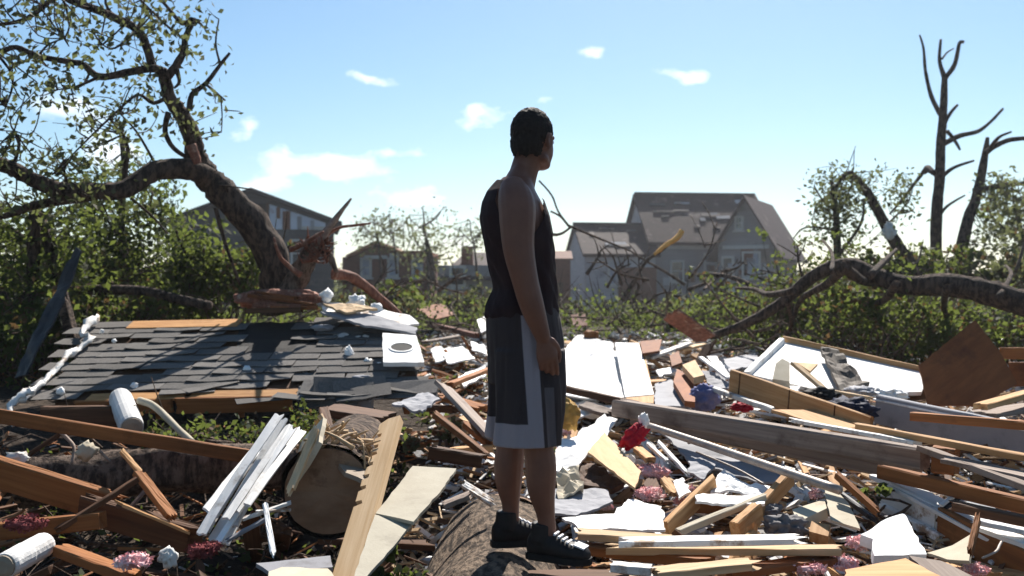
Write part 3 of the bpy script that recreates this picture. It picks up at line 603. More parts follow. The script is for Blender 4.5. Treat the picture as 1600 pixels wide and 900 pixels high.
# --- fallen trunk with roots at right
o, tb = limb('fallen_tree', 'long fallen trunk curving in from the right edge with bare root like boughs', [(1680,490),(1600,474),(1540,456),(1480,445),(1420,446),(1370,432),(1322,414),(1270,432),(1215,478),(1160,508),(1110,526)], 9.5, 11.5, 22, 6, 'bark_dark', 'tree', twigs=(
    ([(1322,415),(1290,445),(1250,470),(1235,520)], 9, 2), ([(1400,445),(1380,470),(1340,480),(1310,515)], 7, 2), ([(1240,455),(1200,460),(1180,452),(1150,450)], 6, 2.5), ([(1230,470),(1236,505),(1226,530)], 4, 1.6),
    ([(1480,450),(1475,480),(1490,510)], 6, 2), ([(1360,430),(1385,405),(1400,390)], 6, 3), ([(1300,425),(1300,395),(1285,375)], 4, 1.6), ([(1320,418),(1350,440),(1385,440)], 9, 6), ([(1560,465),(1580,430),(1572,415)], 5, 2)))
# --- thin trees behind, left of the man
for lab, pts in (('bare thin tree left above the rust brown house gable', [(588,388,345,2)]), ('thin forked tree above the rust brown house roof', [(612,388,342,2)]), ('thin tall tree with sparse leaves right above the rust brown house', [(664,440,330,3)]), ('sparse twiggy tree beside the back of the man', [(738,395,352,2)])):
    x, y0, y1, r = pts[0]; d = 36
    tree_thing('thin_tree', lab, [([(x+8, y0+40), (x+3, (y0+y1)/2+10), (x-1, y1+18), (x-4, y1-8)], r, .7), ([(x+2, (y0+y1)/2+8), (x-16, (y0+y1)/2-10), (x-24, y1+6)], r*.6, .5), ([(x, y1+22), (x+18, y1+10), (x+26, y1-2)], r*.6, .5)], d, 'bark_dark', 'leaf_pale', [(34, x-44, x+38, y1-4, y0-2)], 9, .14, 'tree', 'thin trees behind the far houses', spread=.25, tw=.012)
tree_thing('thin_tree', 'pale split trunk stub beside the right end of the rust brown house', [([(676,440),(674,405),(668,380),(660,350)], [4,4,2.5,1], 1), ([(672,440),(690,460),(706,480)], 3, 1.5)], 30, 'bark', 'leaf_pale', [(22,632,712,352,410)], 10, .15, spread=.2, tw=.01)

# ------------------------------------------------------------------ brush
def bush(label, px, py, d, w, h, n, m, lsize=.085, base_z=None, group=None, dep=1.0):
    """crown of leaf clumps on crooked stems; w,h in metres"""
    c = P(px, py, d); z0 = min(c.z-.05, surf(d)-.05) if base_z is None else base_z
    o = tag(empty('bush', (c.x, c.y, z0)), label, 'bush', group); tb = Tubes(); L = []
    n = int(n*(.5 if px < 700 else .38)); ncl = max(5, int(n/110)); ws = min(1., w/1.2)
    for i in range(ncl):
        a = random.uniform(0, 2*math.pi); r = math.sqrt(random.random())
        q = Vector((r*math.cos(a)*w/2, r*math.sin(a)*w/2*dep, (c.z-z0)+random.uniform(-.5, .5)*h))
        b = Vector((q.x*.3, q.y*.3, 0)); tb.add([b, (b+q)/2+Vector((random.gauss(0,.1), random.gauss(0,.1), .05)), q], .014, .004, 5, keep=False, sub=3, cap=False)
        k = int(n/ncl*random.uniform(.4, 1.5)); sp = random.uniform(.1, .24)*ws*max(.45, min(1, h/.7))
        L.append(rng.normal((q.x, q.y, q.z), (sp, sp, sp*.7), (k, 3)))
        for _ in range(2):
            e = q+Vector((random.gauss(0,1), random.gauss(0,1), random.gauss(.3,.8)))*sp*1.7
            tb.add([q, (q+e)/2, e], .006, .002, 4, keep=False, sub=2, cap=False); L.append(rng.normal(tuple(e), (.05*ws,.05*ws,.05*ws), (max(3, int(14*ws)), 3)))
    for i in range(int((26 if px < 700 else 44)*ws) if d > 9 else 0):
        a = Vector((random.gauss(0,.4)*w/2, random.gauss(0,.4)*w/2, (c.z-z0)+random.uniform(-.6,.2)*h)); e = a+Vector((random.gauss(0,1), random.gauss(0,.6), random.gauss(.5,.7))).normalized()*random.uniform(.25,.9)*max(.5, h)
        tb.add([a, (a+e)/2+Vector((random.gauss(0,.05), 0, random.gauss(0,.05))), e], random.uniform(.006,.014)*(1 if d < 15 else 1.5), .003, 4, keep=False, sub=3, cap=False)
    tb.build('stems', 'bark', o); C_ = np.concatenate(L); kd = rng.random(len(C_)) < .14
    link('leaves', leaf_mesh('leaves', C_[~kd], lsize, .6, .2), m, o)
    if kd.sum() > 20: link('dead_leaves', leaf_mesh('dead_leaves', C_[kd], lsize, .6, .4), 'dead_leaf', o)
    return o
G = 'leafy bushes in the storm tangle'
for lab, px, py, d, w, h, n, m in (
    ('dense leafy bush at the far left behind the dark trunk', 0, 425, 12, 1.7, 1.0, 3600, 'leaf_green'),
    ('leafy bush behind the grey leaning sheet', 105, 425, 12.5, 1.5, .8, 3000, 'leaf_green'),
    ('leafy bush left of the slender dark trunk', 160, 440, 13, 1.3, .6, 2300, 'leaf_green'),
    ('leafy bush right of the slender dark trunk', 255, 450, 12.5, 1.4, .5, 2400, 'leaf_green'),
    ('bright leafy bush touching the left side of the leaning trunk', 355, 440, 11, .8, .6, 2600, 'leaf_green'),
    ('low leafy bush behind the top left corner of the roof', 165, 485, 10.2, 1.4, .35, 2400, 'leaf_green'),
    ('leafy bush at the left edge below the grey sheet', 20, 540, 9.8, 1.2, .9, 3600, 'leaf_green'),
    ('leafy bush under the white torn strip at left', 110, 540, 9.6, .8, .6, 1700, 'leaf_green'),
    ('leafy bush growing under the front edge of the roof', 385, 680, 6.7, 1.0, .14, 2600, 'leaf_green'),
    ('leafy bush in the gap under the roof left of the white slats', 265, 680, 6.6, .6, .12, 1100, 'leaf_green'),
    ('small green sprig by the brown log end', 575, 706, 5.2, .22, .12, 260, 'leaf_green'),
    ('small green sprig in the dark gap at the bottom edge beside the beige panel', 628, 893, 3.6, .22, .12, 200, 'leaf_green'),
    ('green leaves beside the notched plank top', 700, 680, 6.5, .5, .16, 600, 'leaf_pale'),
    ('pale bush in front of the rust brown house', 640, 478, 22, 1.9, .35, 2200, 'leaf_pale'),
    ('green bush below the broken limb', 600, 478, 15, 1.2, .3, 1600, 'leaf_green'),
    ('pale bush just left of the man at his waist', 725, 480, 19, 1.7, .4, 2000, 'leaf_pale'),
    ('low bush behind the white torn siding stack', 560, 480, 13, 1.5, .3, 1500, 'leaf_pale'),
    ('pale bush just right of the hand of the man', 910, 505, 20, 1.5, .4, 1800, 'leaf_pale'),
    ('wide pale bush below the two storey house', 1010, 496, 20, 2.0, .5, 2600, 'leaf_pale'),
    ('pale bush under the branch with the orange break', 1085, 500, 18, 1.8, .5, 2600, 'leaf_pale'),
    ('pale bush below the right gable of the two storey house', 1170, 490, 19, 2.0, .5, 2600, 'leaf_pale'),
    ('green bush under the root like boughs of the fallen trunk', 1210, 505, 13, 1.6, .8, 4000, 'leaf_green'),
    ('green bush behind the fallen trunk fork', 1290, 480, 12.5, 1.4, 1.0, 4000, 'leaf_green'),
    ('green bush behind the white framed door panel', 1375, 510, 10.8, 1.3, .6, 3600, 'leaf_green'),
    ('green bush under the fallen trunk near the tilted brown plywood', 1450, 500, 11, 1.2, .6, 3200, 'leaf_green'),
    ('green bush at the right edge above the tilted brown plywood', 1570, 515, 11.5, 1.3, .5, 2800, 'leaf_green'),
    ('dark leafy bush at the foot of the tallest bare tree', 1490, 418, 16, 1.6, .5, 3000, 'leaf_green'),
    ('leafy bush at the foot of the bent snapped trunk', 1385, 430, 15, 1.4, .45, 2200, 'leaf_green'),
    ('leafy bush at the right edge above the fallen trunk', 1585, 435, 15, 1.6, .5, 2400, 'leaf_pale'),
    ('bush at the right corner of the two storey house', 1262, 448, 22, 1.4, .35, 1300, 'leaf_pale')):
    dist = d; bush(lab, px, py, d, w, h, int(n*(1.25 if d > 9 else 1)), m, .05 if d < 9 else (.075 if d < 14 else .11), group=None)
for (lab, grp, n_, xr, yr, dr) in (('bare forked branch sticking up out of the brush right of the man', 'bare broken branches in the right brush', 40, (900,1620), (420,520), (10.5,17)), ('bare forked branch sticking up out of the brush left of the roof', 'bare broken branches in the left brush', 14, (-20,380), (400,480), (10.3,14)), ('bare forked branch lying in the brush between the stump and the man', 'bare broken branches left of the man', 9, (560,760), (430,500), (11,18))):
    for _ in range(n_):
        x, y, d = random.uniform(*xr), random.uniform(*yr), random.uniform(*dr); L_ = random.uniform(40, 120)*12/d; a = random.uniform(-2.9, -.25); c_, s_ = math.cos(a), math.sin(a)
        p0 = (x, y); p1 = (x+c_*L_*.5+random.uniform(-8,8), y+s_*L_*.35+random.uniform(-8,8)); p2 = (x+c_*L_, y+s_*L_*.7)
        tw = []
        for k in range(3):
            f = random.uniform(.35,.9); b = a+random.choice((-1,1))*random.uniform(.4,1); q0 = (x+c_*L_*f, y+s_*L_*.7*f); l2 = L_*random.uniform(.25,.5); tw.append(([q0, (q0[0]+math.cos(b)*l2*.5+2, q0[1]+math.sin(b)*l2*.5), (q0[0]+math.cos(b)*l2, q0[1]+math.sin(b)*l2)], 1.3, .6))
        o, _t = limb('broken_limb', lab, [p0, p1, p2], d, d+random.uniform(-.4,.4), random.uniform(1.8,3.6), .9, random.choice(['bark','bark_dark']), twigs=tw); o['group'] = grp
# uncounted undergrowth and tangled sticks
L = []
for _ in range(780):
    d = 9.5+17*random.random()**1.2; x = random.uniform(-1, 1)*(.56*d+1); e = abs(x/d*F)
    if d < 14 and -2.4 < x < 2.9 : continue
    if d < 11 and x > 0: continue
    z = surf(d)+abs(random.gauss(0, .2)); L.append(rng.normal((x, d, z), (.28, .28, .12), (36, 3)))
U = np.concatenate(L); tag(link('undergrowth', leaf_mesh('undergrowth', U, .075, .6, .2), 'leaf_green'), 'leafy undergrowth and fallen foliage behind the debris', 'undergrowth', kind='stuff')
L = []
for _ in range(1000):
    d = random.uniform(24, 42); x = random.uniform(-1, 1)*(.58*d); L.append(rng.normal((x, d, random.uniform(-.1, .55)), (.5, .5, .2), (40, 3)))
tag(link('far_undergrowth', leaf_mesh('far_undergrowth', np.concatenate(L), .19, .65, .2), 'leaf_pale'), 'pale undergrowth in front of the far houses', 'undergrowth', kind='stuff')
L = []
for _ in range(1600):
    d = random.uniform(75, 120); x = random.uniform(-.75, .75)*d; L.append(rng.normal((x, d, random.uniform(0, 2.4)+.8*mnoise.noise(Vector((x*.08, d*.08, 0)))), (1.2, 1.2, .6), (40, 3)))
tag(link('far_wood', leaf_mesh('far_wood', np.concatenate(L), .55, .7), 'leaf_pale'), 'low far wood along the horizon behind the houses', 'wood', kind='stuff')
tb = Tubes()
for _ in range(1500):
    d = random.uniform(10.5, 26); x = random.uniform(-1, 1)*(.55*d); 
    if d < 13 and -2.5 < x < 2.2: continue
    a = Vector((x, d, surf(d)+random.uniform(-.05, .3))); l = random.uniform(.3, 1.7)*random.uniform(.4,1); v = Vector((random.gauss(0,1), random.gauss(0,.6), random.uniform(-.1, .9))).normalized()*l
    tb.add([a, a+v*.5+Vector((random.gauss(0,.08), 0, random.gauss(0,.08))), a+v], random.uniform(.005, .024), .003, 5, keep=False, sub=3, cap=False)
tag(tb.build('tangled_sticks', 'bark'), 'tangled broken sticks through the undergrowth', 'sticks', kind='stuff')
# ------------------------------------------------------------------ torn roof section at left
O = P(78, 628, 7.3); A2 = P(668, 616, 7.3); B2 = P(150, 497, 9.05); B3 = P(655, 506, 8.9)
ux = (A2-O).normalized(); vv = ((B2-O)+(B3-A2))/2; vy = (vv-ux*vv.dot(ux)); VL = vy.length; vy.normalize(); nz_ = ux.cross(vy)
skew = (B2-O).dot(ux)/VL; UL = (A2-O).length
roofm = Matrix(((ux.x,vy.x,nz_.x,O.x),(ux.y,vy.y,nz_.y,O.y),(ux.z,vy.z,nz_.z,O.z),(0,0,0,1)))
roof = bpy.data.objects.new('roof_section', None); COL.objects.link(roof); roof.matrix_world = roofm
tag(roof, 'torn section of dark grey shingled roof lying tilted under the leaning tree', 'roof')
def rpart(name, V, Fc, m, label=None):
    o = link(name, mesh(name, V, Fc), m, roof)
    if label: o['label'] = label
    return o
HU0, HU1, HV = .515*UL, .70*UL, .5*VL                     # no shingles here: a black sheet paints the stump's shadow
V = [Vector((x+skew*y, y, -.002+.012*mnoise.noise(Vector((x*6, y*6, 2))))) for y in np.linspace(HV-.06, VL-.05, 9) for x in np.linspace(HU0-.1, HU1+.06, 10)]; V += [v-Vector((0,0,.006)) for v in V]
rpart('shadow_sheet', V, [(j*10+i, j*10+i+1, j*10+i+11, j*10+i+10) for j in range(8) for i in range(9)]+[(90+j*10+i, 90+j*10+i+10, 90+j*10+i+11, 90+j*10+i+1) for j in range(8) for i in range(9)], 'black_stuff')
for (x0, x1, y0, y1) in ((.03, UL-.03, .02, VL-.02),):
    V, Fc = [], []; bx(V, Fc, ((x0+x1)/2, (y0+y1)/2, -.03), (x1-x0, y1-y0, .03))
    for v in V: v.x += skew*v.y
    rpart('decking', V, Fc, 'dark_wood')
for i in range(5):
    x = .15+i*(UL-.3)/4; V, Fc = [], []; bx(V, Fc, (x, VL/2, -.12), (.045, VL-.15, .14))
    for v in V: v.x += skew*v.y
    rpart('rafter', V, Fc, 'orange_wood')
# shingles: shared meshes, each lying on the course below
ROWS = 12; EXP = VL/ROWS; SW = .40
def shingle_mesh(seed):
    rd = random.Random(seed); V = []; nx, ny = 4, 2; h = EXP+.05; cur = rd.choice([0, 0, 0, .006, .014])
    for tb_ in (0, 1):
        for j in range(ny+1):
            for i in range(nx+1):
                x = (i/nx-.5)*(SW-.004); y = j/ny*h-.0
                if j == 0: y += rd.uniform(-.006, .006)
                z = .013-.011*j/ny+(cur*abs(i/nx-.5)*2*(1-j/ny))+rd.uniform(-.0015,.0015)
                V.append((x, y, z+(.006 if tb_ == 0 else 0)))
    n = (nx+1)*(ny+1); Fc = []
    for j in range(ny):
        for i in range(nx):
            a = j*(nx+1)+i; Fc += [(a, a+1, a+nx+2, a+nx+1), (n+a, n+a+nx+1, n+a+nx+2, n+a+1)]
    per = [i for i in range(nx+1)]+[(j+1)*(nx+1)+nx for j in range(ny)]+[ny*(nx+1)+nx-1-i for i in range(nx)]+[(ny-1-j)*(nx+1) for j in range(ny-1)]
    for i in range(len(per)):
        a, b = per[i], per[(i+1) % len(per)]; Fc.append((a, n+a, n+b, b))
    me = mesh('shingle', V, Fc); me.materials.append(M['shingle']); return me
SM = [shingle_mesh(i) for i in range(7)]
for j in range(ROWS):
    y = j*EXP; off = (j % 2)*SW/2+random.uniform(-.02,.02)
    nn = int(UL/SW)+1
    for i in range(nn):
        x = off+i*SW-.02
        px = x/UL
        if x > UL-.05+.06*random.random(): continue
        if j == 0 and .06 < px < .63: continue        # bare plywood along the front
        if j == ROWS-1 and .14 < px < .5: continue
        if j >= ROWS-2 and px > .8: continue
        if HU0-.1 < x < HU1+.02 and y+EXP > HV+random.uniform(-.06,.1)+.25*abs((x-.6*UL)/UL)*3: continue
        if random.random() < .03: continue
        sh = bpy.data.objects.new('shingle', SM[random.randrange(7)]); COL.objects.link(sh); sh.parent = roof
        k = random.random()
        sh.location = (x+skew*y+random.uniform(-.008,.008), y+random.uniform(-.01,.01), 0)
        sh.rotation_euler = (R(random.uniform(-1,.3)-(4*random.random() if k < .07 else 0)), R(random.uniform(-.6,.6)), R(random.uniform(-1,1)+(random.uniform(-8,8) if k < .06 else 0)))
for (x, y, rz) in ((1.18,.12,38),(1.0,.02,12),(2.25,-.1,8),(2.5,.0,-14),(2.05,-.08,3),(1.62,-.16,20),(1.85,-.14,-4)):   # slipped ones along the eave
    sh = bpy.data.objects.new('shingle', SM[random.randrange(7)]); COL.objects.link(sh); sh.parent = roof; sh.location = (x, y, .022); sh.rotation_euler = (R(-7), R(3), R(rz))
for i in range(11):
    sh = bpy.data.objects.new('shingle', SM[random.randrange(7)]); COL.objects.link(sh); sh.parent = roof; sh.location = (random.uniform(.66,.97)*UL, random.uniform(-.16,.02), random.uniform(-.06,.02)); sh.rotation_euler = (R(random.uniform(5,38)), R(random.uniform(-8,8)), R(random.uniform(-22,22)))
for (xa, xb, h, jg) in ((.18, .92, .105, .03), (.92, 1.80, .12, .02)):
    o = link('fascia_board', board_mesh(xb-xa-.004, .03, h, (jg, jg), 0), 'orange_wood', roof); o.matrix_local = Matrix.Translation(((xa+xb)/2, -.035, -.035))
o = link('fascia_board', board_mesh(.55, .03, .1, (.03,.06), 0), 'grey_panel', roof); o.matrix_local = Matrix.Translation((2.1, -.04, -.04)) @ Matrix.Rotation(R(4), 4, 'Y')
for xa, xb, w_, z_ in ((.09, .36, .125, .012), (.362, .66, .13, .014)):
    o = link('bare_plywood', board_mesh((xb-xa)*UL, w_, .016, (.03,.03), 0, seed=5), 'osb', roof); o.matrix_local = Matrix.Translation(((xa+xb)/2*UL, w_/2-.03, z_))
V, Fc = [], []; bx(V, Fc, (skew*VL+UL*.31, VL-.09, .012), (.98, .19, .02)); 
rpart('bare_plywood', V, Fc, 'osb')
# torn siding stack on the roof's right shoulder
for i, (pts, m, lab) in enumerate((
    ([(492,470),(575,478),(640,492),(655,506),(600,510),(520,494)], 'chipped_white', 'long torn white siding strip across the right end of the roof'),
    ([(500,486),(590,492),(652,512),(650,522),(570,508)], 'grey_panel', 'grey torn siding strip below the white one on the roof'),
    ([(505,474),(560,474),(590,482),(540,488)], 'pale_wood', 'splintered pale board at the top right of the roof'))):
    slab('siding_strip', lab, 'siding', pts, m, t=.02, jag=.012, fit=[(492,470,9.0-.12*i),(655,500,8.75-.12*i),(600,522,8.35-.1*i)], crumple=.012)
o = slab('vent_plate', 'square white plate with a round hole lying at the right edge of the roof', 'vent', [(598,520),(650,524),(663,566),(599,566)], 'white_paint', t=.035, fit=[(598,520,8.15),(650,524,8.12),(663,566,7.6)], jag=.004)
def ring(name, par, r0, r1, h, m, loc, n=24):
    V = []; 
    for r, z in ((r1,0),(r1,h),(r0,h),(r0,0)): V += [Vector((r*math.cos(2*math.pi*i/n), r*math.sin(2*math.pi*i/n), z))+Vector(loc) for i in range(n)]
    Fc = [(k*n+i, k*n+(i+1)%n, ((k+1)%4)*n+(i+1)%n, ((k+1)%4)*n+i) for k in range(4) for i in range(n)]
    return link(name, mesh(name, V, Fc), m, par)
V = [Vector((.085*math.cos(2*math.pi*i/24), .085*math.sin(2*math.pi*i/24), z)) for z in (.001,.004) for i in range(24)]
link('hole', mesh('hole', V, [tuple(range(24)), tuple(reversed(range(24,48)))]+[(i,(i+1)%24,24+(i+1)%24,24+i) for i in range(24)]), 'black_stuff', o); ring('collar', o, .085, .1, .006, 'white_paint', (0,0,.002))
for lab, px, py, r in (('white foam lump standing at the top edge of the roof beside the stump', 511,462,.055), ('largest white foam lump on the roof ridge', 558,474,.075), ('white foam lump right of the largest on the roof ridge', 588,484,.06), ('white crumb in the middle of the roof', 386,578,.03), ('white upright foam chip on the roof right of the stump shadow', 545,556,.035),
    ('white foam chip lying beside the vent plate', 575,566,.035), ('white foam chip just below the vent plate corner', 590,572,.03), ('white crumb above the front fascia of the roof', 210,603,.025), ('white crumb near the top left corner of the roof', 159,518,.02), ('pale crumb left of the white crumb near the roof corner', 178,533,.018), ('white crumb at the front left corner of the roof', 95,612,.03)):
    d = float(np.interp(py, [490,625], [8.95,7.25])); f = 2.2 if 'upright' in lab else 1
    blob('foam_scrap', lab, 'foam scrap', (px,py,d-.03), (r,r,r*f), 'foam', .5, sub=3)
for lab, px, py in (('dull white crushed foam block right of the stump shadow on the roof', 505,512), ('flat grey flake near the middle right of the roof', 565,592)):
    d = float(np.interp(py, [490,625], [8.95,7.25])); blob('roof_flake', lab, 'flake', (px,py,d-.03), (.09,.07,.03), 'grey_panel', .5, sub=3)
for lab, pts, m in (('grey torn felt flake hanging at the right front corner of the roof', [(560,598),(612,592),(622,616),(576,628)], 'grey_panel'), ('light grey shingle flake at the middle of the roof right front edge', [(596,580),(650,578),(656,594),(604,600)], 'grey_wood'), ('pale flake on the roof below the white upright chip', [(470,578),(520,580),(524,590),(476,590)], 'grey_panel'), ('thin white torn strip across the roof above the vent plate', [(520,520),(596,528),(596,534),(524,528)], 'chipped_white')):
    slab('roof_flake', lab, 'flake', pts, m, t=.01, jag=.01, crumple=.03, fit=[(q[0], q[1], float(np.interp(q[1], [490,628], [8.95,7.2]))) for q in pts])
# white torn strip dangling off the left edge
tb = Tubes(); pl = px_line([(152,498),(138,506),(128,520),(140,528),(124,545),(110,552),(98,565),(80,585),(70,596),(52,610),(30,626)], 8.9, 7.2)
tb.add(pl, [.03,.035,.02,.036,.022,.03,.014,.022,.016,.034,.03], 0, 8, wob=1.3, sub=4); tb.add(px_line([(50,612),(28,620),(14,640),(22,665)], 7.2, 6.9), .03, .014, 7, wob=1.2)
tag(tb.build('torn_flashing', 'chipped_white'), 'crinkled white torn strip hanging down the left edge of the roof', 'torn strip')
slab('leaning_sheet', 'long dark grey sheet leaning upright in the brush at far left', 'sheet', [(20,590),(62,505),(120,386),(126,392),(96,470),(40,585)], 'dark_sheet', t=.015, fit=[(20,590,8.0),(122,388,8.4),(40,585,7.9)], jag=.004, crumple=.03)
board('dark_timber', 'charred dark timber standing under the grey leaning sheet at far left', 'timber', (95,455,8.9), (122,560,8.9), .12, .08, 'bark_dark', jag=(.06,.06))

# ------------------------------------------------------------------ lower left: lumber over a dark hollow
Bd = board
Bd('lumber_plank', 'long straight orange plank crossing the lower left from the edge to the white slats', 'wood plank', (-40,644,5.3), (395,714,5.6), .04, .075, 'orange_wood', jag=(.01,.02))
Bd('lumber_plank', 'wide split plank with bright top edge sloping down from the left edge', 'wood plank', (-40,726,4.6), (200,800,4.6), .05, .15, 'orange_wood', roll=16, jag=(.01,.16))
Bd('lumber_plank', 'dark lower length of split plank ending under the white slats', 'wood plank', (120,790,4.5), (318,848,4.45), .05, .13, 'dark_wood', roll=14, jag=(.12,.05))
Bd('edge_sliver', 'bright splintered sliver along the lower split plank', 'splinter', (175,782,4.4), (300,834,4.36), .02, .012, 'pine', jag=(.08,.1))
Bd('lumber_plank', 'orange brown plank lying flat at lower left edge beside pink insulation', 'wood plank', (-20,832,4.2), (166,812,4.3), .05, .07, 'orange_wood')
Bd('lumber_plank', 'thin brown stick leaning across the split plank at lower left', 'wood stick', (84,832,4.2), (216,748,4.45), .03, .022, 'dark_wood')
Bd('lumber_plank', 'short bent reddish stick standing above the split plank', 'wood stick', (188,702,4.75), (222,742,4.6), .025, .018, 'pine')
Bd('lumber_plank', 'reddish board leg sloping down right from the bent stick', 'wood stick', (215,738,4.6), (272,812,4.4), .05, .03, 'orange_wood')
Bd('lumber_plank', 'brown plank end lying in the shade at the bottom left', 'wood plank', (92,858,4.0), (215,905,3.7), .07, .04, 'orange_wood')
Bd('grey_stick', 'thin grey stick behind the bent reddish stick', 'wood stick', (198,800,4.7), (232,760,4.8), .018, .014, 'grey_wood')
def roll_thing(name, label, cat, a, b, r, m, capm, n=20):
    A = pt(a); B = pt(b); ax = (B-A); L = ax.length; o = empty(name, A); tag(o, label, cat); fr = frame(ax, org=Vector((0,0,0)))
    V = []; Fc = []; st = [0,.06,.3,.5,.54,.8,.94,1]; rr = [.93,1,1,.99,1.03,1,1,.93]
    for s, q in zip(st, rr):
        for k in range(n):
            t = 2*math.pi*k/n; V.append(fr @ Vector((s*L, r*q*math.cos(t)*(1+.006*random.uniform(-1,1)), r*q*math.sin(t))))
    for i in range(len(st)-1):
        for k in range(n): Fc.append((i*n+k, i*n+(k+1)%n, (i+1)*n+(k+1)%n, (i+1)*n+k))
    Fc += [tuple(reversed(range(n))), tuple((len(st)-1)*n+k for k in range(n))]
    link('shell', mesh('shell', V, Fc), m, o, smooth=False)
    V = []; Fc = []
    for x, q in ((L-.004,.84),(L+.012,.84),(L+.02,.5)): V += [fr @ Vector((x, r*q*math.cos(2*math.pi*k/n), r*q*math.sin(2*math.pi*k/n))) for k in range(n)]
    for i in range(2):
        for k in range(n): Fc.append((i*n+k, i*n+(k+1)%n, (i+1)*n+(k+1)%n, (i+1)*n+k))
    Fc.append(tuple(2*n+k for k in range(n))); link('core', mesh('core', V, Fc), capm, o); return o
roll_thing('white_pipe', 'white pipe end poking out under the front of the roof', 'pipe', (188,622,6.7), (206,668,6.2), .076, 'white_paint', 'tan_cloth')
roll_thing('white_tub', 'dirty white roll lying in the bottom left corner', 'roll', (70,850,4.0), (8,884,3.75), .05, 'plaster', 'tan_cloth')
tb = Tubes(); tb.add(px_line([(218,626),(240,634),(262,654),(280,672),(302,692)], 6.5, 6.0), .024, .02, 9, wob=.1); tag(tb.build('bent_hose', 'tan_board'), 'bent pale hose curving down beside the white pipe', 'hose')
tb = Tubes(); tb.add(px_line([(80,662),(105,685),(116,700),(112,725)], 5.6, 5.4), .012, .008, 6, wob=.2); tag(tb.build('dead_twig', 'grey_wood'), 'pale crooked twig under the long orange plank at left', 'twig')
tb = Tubes(); tb.add(px_line([(126,690),(150,700),(172,722)], 5.4, 5.3), .009, .007, 6, wob=.2); tag(tb.build('dead_twig', 'grey_wood'), 'thin twig beside the white scraps under the orange plank', 'twig')
def log(name, label, a, b, r, m='log_bark', endm='heartwood', n=22, wob=.16):
    tb = Tubes(); A, B = (Vector(a), Vector(b)) if abs(a[0]) < 1 else (pt(a), pt(b)); o = empty(name, A); tag(o, label, 'log'); mid = (A+B)/2+Vector((0,0,.02))
    tb.add([A, A*.7+B*.3, mid, A*.3+B*.7, B], r, r*.95, n, wob=wob, sub=6, cap=False); tb.build('bark', m, o, A)
    for q, dv in ((A, (A-B).normalized()), (B, (B-A).normalized())):
        f = frame(dv, org=Vector((0,0,0))); V = [Vector((0,0,0))+q-A+dv*.006]; k = 26; Fc = []
        for i in range(k): V.append(q-A+(f @ Vector((random.uniform(-.006,.01), r*.93*math.cos(2*math.pi*i/k), r*.93*math.sin(2*math.pi*i/k)))))
        for i in range(k): V.append(V[1+i]-dv*.03)
        Fc += [(0, 1+i, 1+(i+1)%k) for i in range(k)]+[(1+i, 1+k+i, 1+k+(i+1)%k, 1+(i+1)%k) for i in range(k)]
        link('cut_end', mesh('cut_end', V, Fc), endm, o)
    return o
log('fallen_log', 'rough barked log lying in the hollow behind the orange planks at left', (30,752,5.6), (470,725,5.9), .135, 'bark', n=18, wob=.3)
log('sawn_log', 'big sawn log with its dark round end facing the viewer left of the notched plank', (512,768,4.4), (560,700,5.6), .205, 'bark', 'heartwood', wob=.12)
log('standing_log', 'thick rough barked log that the man stands on', (-.11,1.5,.05), (-.05,5.5,.07), .37, 'log_bark', 'heartwood', n=40, wob=.16)
Bd('dark_timber', 'dark timber under the nearer shoe of the man beside the log', 'timber', (800,884,3.95), (985,884,3.95), .16, .12, 'dark_wood').location.z = .355
# torn fibres along the sawn log's upper rim
tb = Tubes()
for _ in range(44):
    a = random.uniform(.25, 2.5); c = P(512,757,4.4)+Vector((.2*math.cos(a), random.uniform(0,.25), .2*math.sin(a))); v = Vector((random.gauss(0,1), random.uniform(-.2,1), random.gauss(.2,.6))).normalized()*random.uniform(.05,.2)
    tb.add([c-v*.5, c+Vector((0,0,.01)), c+v*.5], random.uniform(.005,.016), .003, 5, wob=.3, sub=2)
tag(tb.build('wood_fibres', 'pale_wood'), 'shreds of pale torn wood along the top of the sawn log', 'wood shreds', kind='stuff')
slab('wood_shard', 'flat tan shard of split wood on the upper left of the sawn log', 'wood shard', [(452,760),(470,690),(505,652),(498,690),(478,725)], 'tan_board', t=.02, fit=[(452,760,4.3),(500,655,4.5),(480,725,4.25)], jag=.01)
Bd('wood_splinter', 'upright pointed wood splinter leaning on the sawn log', 'splinter', (449,778,4.1), (500,655,4.4), .035, .018, 'pale_wood', jag=(.05,.07))
slab('wood_shard', 'reddish bark shard on the right shoulder of the sawn log', 'wood shard', [(520,712),(560,718),(580,735),(572,752),(540,738)], 'tan_cloth', t=.02, fit=[(520,712,4.5),(580,735,4.4),(540,738,4.3)], jag=.01)
# white slats: a bundle lying over the log, each one its own thing
GS = 'white slats in the fallen bundle'; LS = ['tallest white slat in the bundle, its top end rising highest above the long orange plank', 'white slat lying just right of the tallest one in the bundle', 'white slat in the middle of the bundle beside the sawn log', 'white slat whose top end lies closest to the upright wood splinter',
    'short white slat at the right side of the bundle nearest the sawn log', 'broad white slat low at the left of the bundle in shade', 'thin white slat lying on top of the others in the bundle', 'white slat near the right lower end of the bundle', 'white slat buried lowest in the bundle', 'shortest white slat apart at the left of the bundle']
for i, (a, b, w, dd) in enumerate((((438,646),(312,838),.055,.0), ((446,652),(330,846),.05,.06), ((455,662),(352,812),.045,.02), ((470,668),(368,800),.04,.08), ((476,672),(385,790),.04,.04), ((420,682),(322,800),.06,.1), ((460,668),(340,848),.035,-.03), ((432,660),(366,826),.04,.12), ((446,676),(352,852),.04,.14), ((388,722),(318,832),.06,.05))):
    Bd('white_lath', LS[i], 'slat', (*a, 4.65+dd), (*b, 4.0+dd), w*.75, .011, 'white_paint', roll=random.uniform(-35,25), jag=(.02,.01), group=GS, k=3, bend=random.uniform(-.01,.02))
